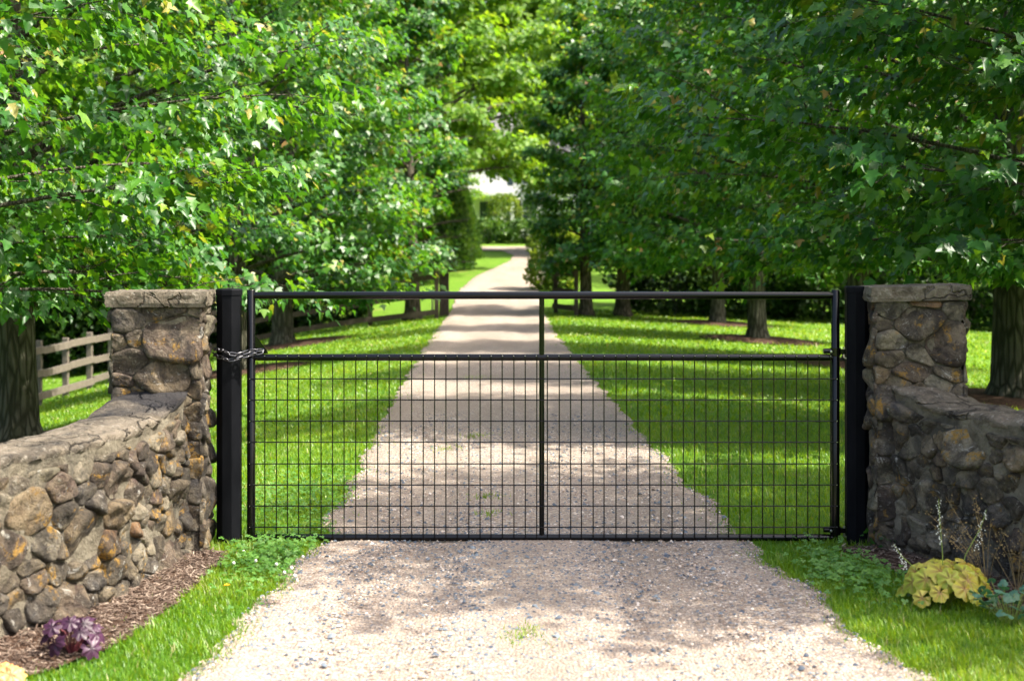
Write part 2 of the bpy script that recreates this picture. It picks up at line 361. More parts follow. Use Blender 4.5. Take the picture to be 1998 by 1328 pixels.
# driveway
ys = list(np.arange(-8,4,.3))+list(np.arange(4,12,.05))+list(np.arange(12,30,.15))+list(np.arange(30,64.5,.5))
V = []; nc = 25; EX = []
for y in ys:
    a, b = drive_x(y, -1), drive_x(y, 1)
    for i in range(nc):
        u = i/(nc-1); x = a+(b-a)*u
        EX.append(max(0, min(1, (math.exp(-((u-.27)/.085)**2)+math.exp(-((u-.75)/.085)**2))*(.75+.6*noise.noise(Vector((x*2.5, y*.9, 1)))))))
        rut = -.016*(math.exp(-((u-.25)/.09)**2)+math.exp(-((u-.75)/.09)**2))
        V.append((x, y, gz(x, y)+.022+(.02 if y > 30 else .008 if y > 12 else 0)+rut*1.0 - (.016 if i in (0, nc-1) else 0)))
F = [(j*nc+i, j*nc+i+1, (j+1)*nc+i+1, (j+1)*nc+i) for j in range(len(ys)-1) for i in range(nc-1)]
link('driveway', npmesh('driveway', V, F, True, None, EX), M['gravel'], kind='structure')
# cross lane at the top of the rise
V = []; X = list(np.arange(-30, 30, .8))
for i in range(5):
    for x in X:
        y = 63.0+i*1.0+.015*(x)**2*.3+edge_n(x, i)*2; V.append((x, y, gz(x, y)+.06))
n = len(X)
link('side_lane', npmesh('side_lane', V, [(j*n+i, j*n+i+1, (j+1)*n+i+1, (j+1)*n+i) for j in range(4) for i in range(n-1)], True), M['gravel'], kind='structure')

# ------------------------------------------------------------------ walls of field stone
LW = [(-1.60,7.02),(-1.635,6.65),(-1.68,6.2),(-1.76,5.85),(-1.92,5.45),(-2.12,5.05),(-2.45,4.65),(-2.95,4.3)]
RW = [(1.89,7.02),(1.965,6.87),(2.06,6.70),(2.18,6.45),(2.31,6.18),(2.55,5.80),(2.95,5.4),(3.45,5.1)]
def spline(P, n=60):
    out = []
    P = [Vector((*p, 0)) for p in P]; Q = [P[0]*2-P[1]]+P+[P[-1]*2-P[-2]]
    for i in range(1, len(Q)-2):
        for k in range(n//(len(P)-1)+1):
            t = k/(n//(len(P)-1)+1); a, b, c, d = Q[i-1:i+3]
            out.append(.5*((2*b)+(-a+c)*t+(2*a-5*b+4*c-d)*t*t+(-a+3*b-3*c+d)*t**3))
    out.append(P[-1]); return out
class Path:
    def __init__(s, pts, sgn):
        s.p = pts; s.L = [0]
        for a, b in zip(pts, pts[1:]): s.L.append(s.L[-1]+(b-a).length)
        s.len = s.L[-1]; s.sgn = sgn
    def at(s, d):
        d = max(0, min(s.len-1e-6, d))
        i = next(k for k in range(len(s.L)-1) if s.L[k+1] > d)
        t = (d-s.L[i])/(s.L[i+1]-s.L[i]); p = s.p[i].lerp(s.p[i+1], t)
        a = s.p[max(0, i-2)]; b = s.p[min(len(s.p)-1, i+3)]; tn = (b-a).normalized()
        nrm = Vector((-tn.y, tn.x, 0))*s.sgn
        return p, nrm
def clip(poly, nx, ny, c):     # keep nx*x+ny*y <= c
    out = []
    for i in range(len(poly)):
        a, b = poly[i], poly[(i+1) % len(poly)]
        da, db = nx*a[0]+ny*a[1]-c, nx*b[0]+ny*b[1]-c
        if da <= 0: out.append(a)
        if (da < 0 < db) or (db < 0 < da):
            t = da/(da-db); out.append((a[0]+(b[0]-a[0])*t, a[1]+(b[1]-a[1])*t))
    return out
def pack(L, H, rmin, rmax, seed, asp=.78):
    """cells of a weighted Voronoi packing over [0,L]x[0,H]; asp<1 makes stones wider than tall"""
    r = random.Random(seed); pts = []
    L2 = L*asp
    for it in range(5200):
        R = rmin+(rmax-rmin)*(r.random()**1.7)*(1-it/5200*.75)
        x, y = r.uniform(0, L2), r.uniform(0, H)
        if all((x-a)**2+(y-b)**2 > ((R+c)*.80)**2 for a, b, c in pts): pts.append((x, y, R))
    cells = []
    for i, (x, y, R) in enumerate(pts):
        poly = [(0,0),(L2,0),(L2,H),(0,H)]
        for j, (a, b, c) in enumerate(pts):
            if i == j or abs(a-x) > .5 or abs(b-y) > .5: continue
            nx, ny = a-x, b-y
            cc = (a*a+b*b-x*x-y*y + R*R - c*c)/2
            poly = clip(poly, nx, ny, cc)
            if len(poly) < 3: break
        if len(poly) >= 3: cells.append([(p[0]/asp, p[1]) for p in poly])
    return cells
def stone_mesh(poly, place, seed, bulge=(.018,.05), gap=.006, top=None):
    r = random.Random(seed)
    cx = sum(p[0] for p in poly)/len(poly); cy = sum(p[1] for p in poly)/len(poly)
    area = abs(sum(poly[i][0]*poly[(i+1)%len(poly)][1]-poly[(i+1)%len(poly)][0]*poly[i][1] for i in range(len(poly))))/2
    if area < .0006: return None
    rad = math.sqrt(area/PI)
    P = poly                                                      # round the corners
    for _ in range(1 if seed % 3 else 2):
        Q = []
        for i in range(len(P)):
            a, b = P[i], P[(i+1) % len(P)]
            Q += [(a[0]*.85+b[0]*.15, a[1]*.85+b[1]*.15), (a[0]*.15+b[0]*.85, a[1]*.15+b[1]*.85)]
        P = Q
    N = 22; # resample by angle length
    Ls = [0]
    for i in range(len(P)): Ls.append(Ls[-1]+math.dist(P[i], P[(i+1)%len(P)]))
    R = []
    for k in range(N):
        d = Ls[-1]*k/N; i = max(j for j in range(len(P)) if Ls[j] <= d)
        t = (d-Ls[i])/max(1e-9, Ls[i+1]-Ls[i]); a, b = P[i], P[(i+1)%len(P)]
        R.append((a[0]+(b[0]-a[0])*t, a[1]+(b[1]-a[1])*t))
    h = r.uniform(*bulge)*min(1.25, rad/.055); sh = 1-gap/rad
    flat = r.uniform(.35, .8); tx, ty = r.uniform(-.42,.42), r.uniform(-.42,.42)
    off = Vector((r.uniform(0,50), r.uniform(0,50), r.uniform(0,50)))
    V = []
    rings = [(1.0,-.03),(.995,.25),(.93,.62),(.80,.88),(.58,1.0),(.30,1.04)]
    for (q, hh) in rings:
        for (x, y) in R:
            u, v = (x-cx)*q*sh, (y-cy)*q*sh
            nn = noise.noise(Vector((u*14, v*14, 0))+off)*.7+noise.noise(Vector((u*36, v*36, 0))+off)*.45
            jj = 1+.10*noise.noise(Vector((u*22, v*22, 9))+off)
            dz = h*(hh if hh <= 0 else hh**flat) + (nn*.42*h*2 if hh > .2 else 0) + (u*tx+v*ty)*max(0, hh)
            V.append(place(cx+u*jj, cy+v*jj, dz))
    V.append(place(cx, cy, h*1.05+.2*h*noise.noise(off)))
    F3 = []
    for k in range(len(rings)-1):
        for i in range(N):
            a, b = k*N+i, k*N+(i+1) % N; c, d = (k+1)*N+(i+1) % N, (k+1)*N+i
            F3 += [(a, b, c), (a, c, d)]
    k = len(rings)-1
    F3 += [(k*N+i, k*N+(i+1) % N, len(V)-1) for i in range(N)]
    return V, F3
def add_stone(res, root, flip=False):
    if res is None: return
    V, F = res
    V = np.array([tuple(v) for v in V]); c = V.mean(0)
    F = np.array(F); F = F[:, ::-1] if flip else F
    o = link('stone', npmesh('stone', V-c, F, True), M['stone'], root); o.location = tuple(c)

def make_wall(poly, sgn, label, name, seed, topf, thick=.32):
    path = Path(spline(poly), sgn)
    root = empty(name, (poly[0][0], poly[0][1], 0)); tag(root, label, 'stone wall')
    org = Vector((poly[0][0], poly[0][1], 0))
    # mortar core
    V = []; n = 50
    for i in range(n+1):
        d = path.len*i/n; p, nr = path.at(d); H = topf(d)-.035
        for off in (0, -thick):
            for z in (-.25, H): V.append(p+nr*off+Vector((0,0,z))-org)
    F = []
    for i in range(n):
        a = i*4; b = a+4
        F += [(a, b, b+1, a+1), (a+1, b+1, b+3, a+3), (a+3, b+3, b+2, a+2)]
    F += [(0,1,3,2), (n*4, n*4+2, n*4+3, n*4+1)]
    F = [f if sgn < 0 else f[::-1] for f in F]
    # fine front skin with bumps for the mortar
    nz = 26; ns = 110; V2 = []; 
    for i in range(ns+1):
        d = path.len*i/ns; p, nr = path.at(d); H = topf(d)-.02
        for j in range(nz+1):
            z = -.2+(H+.2)*j/nz; q = p+nr*(.012+.012*noise.noise(Vector((d*16, z*16, seed))))
            V2.append(q+Vector((0,0,z))-org)
    F2 = [(i*(nz+1)+j, (i+1)*(nz+1)+j, (i+1)*(nz+1)+j+1, i*(nz+1)+j+1) for i in range(ns) for j in range(nz)]
    F2 = [f if sgn < 0 else f[::-1] for f in F2]
    mb = MB(); mb.add(V, F); mb.add(V2, F2, True); mb.build('mortar_core', M['mortar'], root)
    # coping of spread mortar, swept along the wall
    V = []; prof = [(.010,-.040),(.022,-.016),(.016,-.002),(-.004,.006),(-.06,.012),(-.16,.014),(-.26,.010),(-.32,.0),(-.335,-.02),(-.33,-.05)]; ns = 90
    for i in range(ns+1):
        d = path.len*i/ns; p, nr = path.at(d); H = topf(d)
        for k, (o_, z_) in enumerate(prof):
            e = .022*noise.noise(Vector((d*9, k*.55, seed+2)))+.012*noise.noise(Vector((d*26, k*.9, seed+5)))
            e2 = (.026 if k < 3 else .0)*noise.noise(Vector((d*11, k*.2, seed+8)))
            V.append(p+nr*(o_*thick/.32+e2+(e if k in (0,1,2,8,9) else 0))+Vector((0,0,H+z_+e*.8+(e2*.8 if k == 0 else 0)))-org)
    n = len(prof); F = [(i*n+k, (i+1)*n+k, (i+1)*n+k+1, i*n+k+1) for i in range(ns) for k in range(n-1)]
    F = [f if sgn < 0 else f[::-1] for f in F]
    mb = MB(); mb.add(V, F, True); mb.build('coping', M['coping'], root)
    # stones
    Hm = max(topf(0), .8)
    cells = pack(path.len, Hm, .036, .115, seed)
    for ci, c in enumerate(cells):
        c = [(x, min(y, topf(x)-.03)-.04) for x, y in c]
        if max(q[1] for q in c)-min(q[1] for q in c) < .02: continue
        def place(u, v, dz):
            p, nr = path.at(u); q = p+nr*(dz*1.05+.006)-org; return Vector((q.x, q.y, v))
        add_stone(stone_mesh(c, place, seed*977+ci, (.010,.036), .0018), root, sgn > 0)
    return root
def top_l(d): return .715+.115*math.exp(-(d/.33)**1.3)
def top_r(d): return .745+.10*math.exp(-(d/.20)**1.3)
make_wall(LW, 1, 'low curved fieldstone wall with ochre lichen sweeping out from the pillar left of the gate', 'stone_wall', 3, top_l)
make_wall(RW, -1, 'low curved fieldstone wall right of the gate behind the yellow-leaved plant', 'stone_wall', 5, top_r)

def make_pillar(cx, cy, rz, wd, dp, h, label, seed, caph, cap_over, tilt=0):
    root = empty('stone_pillar', (cx, cy, 0), rz); tag(root, label, 'stone pillar')
    # mortar core with bumps on each face
    mb = MB()
    hw, hd = wd/2-.02, dp/2-.02
    mb.box((-hw, -hd, -.25), (hw, hd, h)); mb.build('mortar_core', M['mortar'], root)
    faces = [('f', wd, lambda u, v, dz: Vector((-wd/2+u, -dp/2+.012-dz, v))),
             ('l', dp, lambda u, v, dz: Vector((-wd/2+.012-dz, dp/2-u, v))),
             ('r', dp, lambda u, v, dz: Vector((wd/2-.012+dz, -dp/2+u, v)))]
    for k, (nm, L, pl) in enumerate(faces):
        for ci, c in enumerate(pack(L, h+.05, .040, .125, seed+k*13, .68)):
            c = [(x, y-.05) for x, y in c]
            add_stone(stone_mesh(c, pl, seed*31+k*400+ci, (.006,.020), .0015), root)
    # cap slab, worn edges
    bm = bmesh.new(); a, b = wd/2+cap_over, dp/2+cap_over
    nx, ny, nz_ = 26, 14, 4
    vs = {}
    for i in range(nx+1):
        for j in range(ny+1):
            for k in range(nz_+1):
                if 0 < i < nx and 0 < j < ny and 0 < k < nz_: continue
                x, y, z = -a+2*a*i/nx, -b+2*b*j/ny, h+caph*k/nz_
                q = Vector((x*9, y*9, z*40+seed)); e = noise.noise(q)*.006+noise.noise(q*3)*.004
                ex = -.005 if k in (0, nz_) else 0
                if j == 0: y -= e+ex
                if j == ny: y += e+ex
                if i == 0: x -= e*1.5+ex
                if i == nx: x += e*1.5+ex
                if k in (0, nz_): z += e*.6
                if k == 2: 
                    x *= .994; y *= .994
                vs[i,j,k] = bm.verts.new((x, y, z+tilt*x))
    def q(*k):
        try: bm.faces.new([vs[t_] for t_ in k])
        except Exception: pass
    for i in range(nx):
        for j in range(ny):
            q((i,j,0),(i,j+1,0),(i+1,j+1,0),(i+1,j,0)); q((i,j,nz_),(i+1,j,nz_),(i+1,j+1,nz_),(i,j+1,nz_))
        for k in range(nz_):
            q((i,0,k),(i+1,0,k),(i+1,0,k+1),(i,0,k+1)); q((i,ny,k),(i,ny,k+1),(i+1,ny,k+1),(i+1,ny,k))
    for j in range(ny):
        for k in range(nz_):
            q((0,j,k),(0,j,k+1),(0,j+1,k+1),(0,j+1,k)); q((nx,j,k),(nx,j+1,k),(nx,j+1,k+1),(nx,j,k+1))
    bmesh.ops.recalc_face_normals(bm, faces=bm.faces)
    me = bpy.data.meshes.new('cap_slab'); bm.to_mesh(me); bm.free()
    link('cap_slab', me, M['cap'], root)
# left pillar: front-right corner near (-1.486, 6.94); right pillar: front-left corner near (1.80,7.0)
make_pillar(-1.755, 7.14, math.radians(6), .44, .42, 1.228, 'square fieldstone pillar with a flat grey cap slab left of the gate', 21, .074, .022)
make_pillar(2.03, 7.20, math.radians(-6), .44, .42, 1.256, 'square fieldstone pillar with a cracked tan cap slab right of the gate', 37, .072, .024, .03)

# ------------------------------------------------------------------ gate
GY = 7.3
def gx(px): return (px-999)/380.14
def gzp(py): return 1.5-(py-490)/380.14
gate = empty('farm_gate', (gx(489), GY, 0)); tag(gate, 'black tubular steel farm gate with wire mesh across the gravel drive', 'gate')
O = Vector((gx(489), GY, 0))
def L_(px, py, dy=0): return Vector((gx(px), GY+dy, gzp(py)))-O
def rail(name, y, x0, x1, r):
    mb = MB(); a, b = L_(x0, y), L_(x1, y)
    mb.tube([a, a+Vector((.03,0,0)), a.lerp(b,.5), b-Vector((.03,0,0)), b], [r*.8, r, r, r, r*.8], 18); mb.build(name, M['black'], gate)
for px, nm in ((490, 0), (1630, 1)):
    mb = MB(); a, b = L_(px, 1067), L_(px, 565)
    mb.tube([a, b-Vector((0,0,.004)), b], [.0215, .0215, .018], 20); mb.build('upright', M['black'], gate)
rail('top_rail', 576, 494, 1626, .0195); rail('middle_rail', 697, 494, 1626, .0175); rail('bottom_rail', 1048, 494, 1626, .0185)
mb = MB(); mb.tube([L_(1057, 1048), L_(1057, 576)], .0135, 14); mb.build('centre_upright', M['black'], gate)
wv_ = MB(); wv_.tube([(0,0,0),(0,0,1)], .0031, 6); wmesh = wv_.mesh('wire'); wmesh.materials.append(M['black'])
vx = [518+22.02*i for i in range(0, 51)]
for x in vx:
    if abs(x-1057) < 5: continue
    o = link('wire', wmesh, None, gate); o.location = L_(x+random.uniform(-.6,.6), 1050, -.0205); o.scale = (1,1,(1050-692)/380.14)
    o.rotation_euler = (0, random.uniform(-.0012,.0012), 0)
hz = [738, 779, 820, 861, 903, 944, 985, 1026]
for y in hz:
    o = link('wire', wmesh, None, gate); o.location = L_(488, y, -.0247); o.scale = (1,1,(1631-488)/380.14); o.rotation_euler = (0, PI/2, 0)
# clip studs where wires meet the rails
st = MB(); st.tube([(0,0,0),(0,-.006,0)], [.0035,.0022], 6); smesh = st.mesh('clip'); smesh.materials.append(M['steel'])
clips = MB()
for x in vx:
    if abs(x-1057) > 5:
        p = L_(x, 693.5, -.019); clips.tube([p, p+Vector((0,-.006,0))], [.0032,.002], 6)
for y in hz:
    for x in (489, 1631):
        p = L_(x, y, -.021); clips.tube([p, p+Vector((0,-.007,0))], [.0034,.002], 6)
clips.build('wire_clips', M['steel'], gate)
# gusset plate with an eye for the chain
mb = MB()
pl = [L_(497,652,-.004), L_(525,689,-.004), L_(497,692,-.004)]
ctr = L_(509, 683, -.004); hr = .0085
N = 24; outer = []
def onpoly(poly, c, ang):
    d = Vector((math.cos(ang), 0, math.sin(ang))); best = None
    for i in range(len(poly)):
        a, b = poly[i], poly[(i+1)%len(poly)]
        ex, ez = b.x-a.x, b.z-a.z; den = d.x*ez-d.z*ex
        if abs(den) < 1e-9: continue
        t = ((a.x-c.x)*ez-(a.z-c.z)*ex)/den; s_ = ((a.x-c.x)*d.z-(a.z-c.z)*d.x)/den
        if t > 0 and -.001 <= s_ <= 1.001 and (best is None or t < best): best = t
    return c+d*(best or .01)
V = []
for k in range(N):
    an = 2*PI*k/N+.1; o_ = onpoly(pl, ctr, an); i_ = ctr+Vector((math.cos(an),0,math.sin(an)))*hr*.75
    for dy in (0, .006): V += [o_+Vector((0,dy,0)), i_+Vector((0,dy,0))]
F = []
for k in range(N):
    a = k*4; b = ((k+1)%N)*4
    F += [(a, b, b+1, a+1), (a+2, a+3, b+3, b+2), (a+1, b+1, b+3, a+3), (a, a+2, b+2, b)]
mb.add(V, F); mb.build('gusset_plate', M['black'], gate)
# hinges on the right upright
def hinge(py, up):
    h = MB(); c = L_(1630, py)
    h.tube([c+Vector((0,0,-.02)), c+Vector((0,0,.02))], .027, 18); h.box(tuple(c+Vector((-.062,-.012,-.008))), tuple(c+Vector((-.02,.012,.012))))
    h.tube([c+Vector((-.06,-.002,.004)), c+Vector((-.025,-.002,.004))], .014, 10)
    h.box(tuple(c+Vector((.02,-.010,-.013))), tuple(c+Vector((.050,.010,.013))))
    hb = h.build('hinge_collar', M['black'], gate, bevel=.001)
    b = MB(); p = c+Vector((-.028,-.026,.003)); b.tube([p, p+Vector((0,-.006,0)), p+Vector((0,-.008,0))], [.0065,.0065,.004], 8)
    b.build('bolt', M['steel'], hb)
    b = MB(); q = c+Vector((.044,-.004,.024)); b.tube([q, q+Vector((0,0,-.008)), q+Vector((0,0,-.05)), q+Vector((.006,0,-.057)), q+Vector((.026,0,-.057))], [.006]*5, 8)
    b.build('hinge_pin', M['steel'], hb)
hinge(686, 1); hinge(1034, 0)

def make_post(px, ytop, ybot, label):
    x = gx(px); root = empty('gate_post', (x, GY+.01, 0)); tag(root, label, 'post')
    h = gzp(ytop); R = .0655
    def octa(z, r, rot=PI/8): return [(r*math.cos(rot+PI/4*k), r*math.sin(rot+PI/4*k), z) for k in range(8)]
    mb = MB(); V = octa(-.3, R)+octa(h-.03, R)
    mb.add(V, [(k, (k+1)%8, 8+(k+1)%8, 8+k) for k in range(8)]); mb.build('shaft', M['post'], root, bevel=.003)
    mb = MB(); V = octa(h-.034, R+.0035)+octa(h-.006, R+.0035)+octa(h, R-.004)
    mb.add(V, [(k+8*j, (k+1)%8+8*j, 8*(j+1)+(k+1)%8, 8*(j+1)+k) for j in range(2) for k in range(8)]+[tuple(range(16,24)), tuple(range(7,-1,-1))])
    mb.build('post_cap', M['post'], root, bevel=.0015)
    return root
make_post(446.5, 563, 1070, 'octagonal matt black gate post with a chain around it')
make_post(1674, 558, 1066, 'octagonal matt black gate post carrying the hinges')
# chain
def link_mesh(L=.046, W=.026, r=.0042):
    mb = MB(); pts = []
    hl = (L-W)/2; rr = W/2-r
    for k in range(7): a = -PI/2+PI*k/6; pts.append((hl+rr*math.cos(a), rr*math.sin(a), 0))
    for k in range(7): a = PI/2+PI*k/6; pts.append((-hl+rr*math.cos(a), rr*math.sin(a), 0))
    V = []; n = len(pts); m = 7
    P3 = [Vector(p) for p in pts]
    for i in range(n):
        t_ = (P3[(i+1)%n]-P3[i-1]).normalized(); a = Vector((0,0,1)); b = t_.cross(a)
        for k in range(m): an = 2*PI*k/m; V.append(P3[i]+(a*math.cos(an)+b*math.sin(an))*r)
    F = [(i*m+k, ((i+1)%n)*m+k, ((i+1)%n)*m+(k+1)%m, i*m+(k+1)%m) for i in range(n) for k in range(m)]
    mb.add(V, F, True); me = mb.mesh('chain_link'); me.materials.append(M['chain']); return me
lm = link_mesh()
chain = empty('chain', (gx(446.5), GY, gzp(690))); tag(chain, 'steel chain looped round the black post and hooked to the gate corner', 'chain')
CO = Vector(chain.location)
def W(px, py, y): s = 2775/y; return Vector(((px-999)/s, y, 1.5-(py-490)/s))-CO
strands = [[W(507,683,7.272),W(490,684,7.262),W(474,689,7.245),W(462,692,7.222),(W(448,690,7.218)),W(432,683,7.235),W(420,681,7.29),W(421,682,7.38),W(446,684,7.42),W(472,686,7.39),W(486,688,7.36)],
           [W(506,688,7.262),W(490,692,7.252),W(474,696,7.236),W(460,701,7.214),W(446,703,7.212),W(432,698,7.226),W(420,692,7.27),W(418,690,7.33)]]
for sp in strands:
    L = [0]
    for a, b in zip(sp, sp[1:]): L.append(L[-1]+(b-a).length)
    n = int(L[-1]/.034)
    for k in range(n+1):
        d = L[-1]*k/n*.9999; i = max(j for j in range(len(sp)-1) if L[j] <= d); f = (d-L[i])/(L[i+1]-L[i])
        p = sp[i].lerp(sp[i+1], f); tn = (sp[i+1]-sp[i]).normalized()
        o = link('chain_link', lm, None, chain)
        q = tn.to_track_quat('X', 'Y'); o.rotation_mode = 'QUATERNION'
        o.rotation_quaternion = q @ Matrix.Rotation((PI/4 if k % 2 else -PI/4)+PI/2+random.uniform(-.2,.2), 3, 'X').to_quaternion(); o.location = p

# ------------------------------------------------------------------ leaves and trees
def leaf_tpl(kind):
    if kind == 'maple':
        half = [(.30,-.04,.03),(.24,.12,.02),(.56,.38,-.02),(.30,.42,.06),(.22,.66,.02)]
        out = half+[(0,1.0,-.12)]+[(-x,y,z) for x,y,z in half[::-1]]
        V = [(0,.30,-.05)]+out; n = len(out)
        F = [(0, 1+i, 1+(i+1)%n) for i in range(n)]
    elif kind == 'mid':
        V = [(0,0,0),(.42,.12,.05),(.30,.36,.06),(.0,1.0,-.1),(-.30,.36,.06),(-.42,.12,.05),(.52,.42,0),(-.52,.42,0)]
        F = [(0,1,2),(0,2,4),(2,3,4),(0,4,5),(1,6,2),(5,4,7)]
    else:
        V = [(0,0,0),(.42,.42,.10),(0,1.0,-.06),(-.42,.42,.10)]; F = [(0,1,2),(0,2,3)]
    return np.array(V, dtype=float), np.array(F)
def expand(T, F, P, A, N, Sz, rnd, curl=False):
    """place template T at each P with tip axis A, normal N"""
    B = np.cross(A, N); B /= np.linalg.norm(B, axis=1, keepdims=True)+1e-9
    N = np.cross(B, A); CURL = np.random.default_rng(1).uniform(-.6, 3.2, len(P)) if curl else np.ones(len(P))
    V = P[:,None,:] + Sz[:,None,None]*(T[None,:,0,None]*B[:,None,:]+T[None,:,1,None]*A[:,None,:]+T[None,:,2,None]*CURL[:,None,None]*N[:,None,:])
    k = len(T); n = len(P)
    FF = (F[None]+(np.arange(n)*k)[:,None,None]).reshape(-1, F.shape[1])
    return V.reshape(-1,3), FF, np.repeat(rnd, k), B, N
def unit(a): return a/(np.linalg.norm(a, axis=1, keepdims=True)+1e-9)

def gen_tree(seed, H, zb, R, trunk_r, limbs=60, subs=7, sprays=5, leaves=12, kind='mid', lsize=.1, prune=None, droop=.25, sprad=.26, low=.0, wood_r=.035, squash=1.0, ry=1.0):
    """returns (trunk MB, branches MB, leaf arrays) in local coordinates"""
    r = random.Random(seed); g = np.random.default_rng(seed)
    trunk = MB(); br = MB(); pts = []
    lean = Vector((r.uniform(-.2,.2), r.uniform(-.2,.2), 0))
    tp = [Vector((0,0,-.25))+lean*0, Vector((0,0,.05)), Vector((0,0,.25)), lean*.1+Vector((0,0,1.0)), lean*.4+Vector((0,0,H*.35)), lean*.7+Vector((0,0,H*.6)), lean+Vector((0,0,H*.92))]
    tr = [trunk_r*1.75, trunk_r*1.5, trunk_r*1.15, trunk_r, trunk_r*.72, trunk_r*.42, trunk_r*.08]
    # finer trunk with flutes
    prof = []
    for i in range(len(tp)-1):
        for k in range(4):
            t_ = k/4; prof.append((tp[i].lerp(tp[i+1], t_), tr[i]+(tr[i+1]-tr[i])*t_))
    prof.append((tp[-1], tr[-1])); n = 16; V = []
    for j, (p, rr) in enumerate(prof):
        for k in range(n):
            an = 2*PI*k/n; fl = 1+.10*noise.noise(Vector((math.cos(an)*1.6, math.sin(an)*1.6, p.z*.6+seed)))+ (.22*max(0, math.cos(an*5+seed)) * max(0, .5-p.z) if p.z < .5 else 0)
            V.append(p+Vector((math.cos(an), math.sin(an), 0))*rr*fl)
    trunk.add(V, [(j*n+k, j*n+(k+1)%n, (j+1)*n+(k+1)%n, (j+1)*n+k) for j in range(len(prof)-1) for k in range(n)], True)
    def prof_r(z):                       # crown radius at height
        u = (z-zb)/(H-zb); u = max(0, min(1, u))
        return R*math.sin(PI*min(1, (u*.80+.20)))**.62*(1-.25*u) if u < .999 else 0
    SP = []; SD = []; SW = []
    for i in range(limbs):
        u = (i+.5)/limbs; u = u**1.15
        z1 = zb+(H-zb)*u*.97; az = i*2.399+r.uniform(-.35,.35)
        rad = prof_r(z1)*r.uniform(.80, 1.06)*squash
        z0 = max(zb*.9+.45*u, z1-rad*(.15+.55*u))
        s0 = Vector((0,0,z0))+lean*(z0/H); e = Vector((rad*math.cos(az), rad*math.sin(az)*ry, z1))
        mid = s0.lerp(e, .5)+Vector((0,0,.10*rad+.2*droop))
        pts_ = [((1-t_)**2)*s0+2*t_*(1-t_)*mid+t_*t_*e for t_ in [k/6 for k in range(7)]]
        lr = wood_r*(1.35-u*.8)*(rad/R+.2)
        br.tube(pts_, [lr*(1-.85*k/6) for k in range(7)], 5, True, False)
        for s_ in range(subs):
            t_ = .42+.60*((s_+r.random()*.6)/subs)**.8
            p0 = ((1-t_)**2)*s0+2*t_*(1-t_)*mid+t_*t_*e
            dr = (e-s0); dr.z *= .4; dr.normalize()
            a = (1 if s_ % 2 else -1)*r.uniform(.35,1.25) if s_ < subs-1 else r.uniform(-.2,.2)
            d = Vector((dr.x*math.cos(a)-dr.y*math.sin(a), dr.x*math.sin(a)+dr.y*math.cos(a), dr.z+r.uniform(-.25,.4)))
            ln = R*r.uniform(.13,.27)*(1.1-t_*.35)
            p1 = p0+d*ln+Vector((0,0,-droop*.25*ln))
            br.tube([p0, p0.lerp(p1,.5)+Vector((0,0,.04*ln)), p1], [lr*.32*(1-t_*.5), lr*.22*(1-t_*.4), .003], 4, True, False)
            for q in range(sprays):
                f = (q+1)/sprays
                c = p0.lerp(p1, f)+Vector((r.gauss(0,.07), r.gauss(0,.07), r.gauss(0,.08)))
                SP.append(tuple(c)); dd = d.copy(); dd.normalize(); SD.append(tuple(dd)); SW.append(r.random())
    SP = np.array(SP); SD = np.array(SD); SW = np.array(SW)
    if prune is not None:
        kmask = prune(SP); SP, SD, SW = SP[kmask], SD[kmask], SW[kmask]
    n = len(SP); P = np.repeat(SP, leaves, 0); D = np.repeat(SD, leaves, 0); w_ = np.repeat(SW, leaves)
    side = np.stack([-D[:,1], D[:,0], np.zeros(len(D))], 1)
    a = g.normal(0, sprad*.55, len(P)); b = g.normal(0, sprad*.5, len(P)); c = g.normal(0, sprad*.22, len(P))
    P = P+D*a[:,None]+side*b[:,None]+np.array([0,0,1])*(c-.10*sprad-.55*(np.abs(b)+np.maximum(a,0))*droop)[:,None]
    A = unit(D*1.0+side*(np.sign(b)*g.uniform(.2,1.1,len(P)))[:,None]+np.stack([g.normal(0,.35,len(P)), g.normal(0,.35,len(P)), g.uniform(-1.9,-.2,len(P))],1))
    Nn = unit(np.stack([g.normal(0,.45,len(P)), g.normal(0,.45,len(P)), np.full(len(P),.7)],1)+D*.85)
    Sz = lsize*g.uniform(.45,1.22,len(P))
    rnd = np.clip(w_*.62+g.normal(.20,.18,len(P)), 0, .985); rnd = np.where(g.random(len(P)) < .004, 1.0, rnd)
    return trunk, br, (P, A, Nn, Sz, rnd)

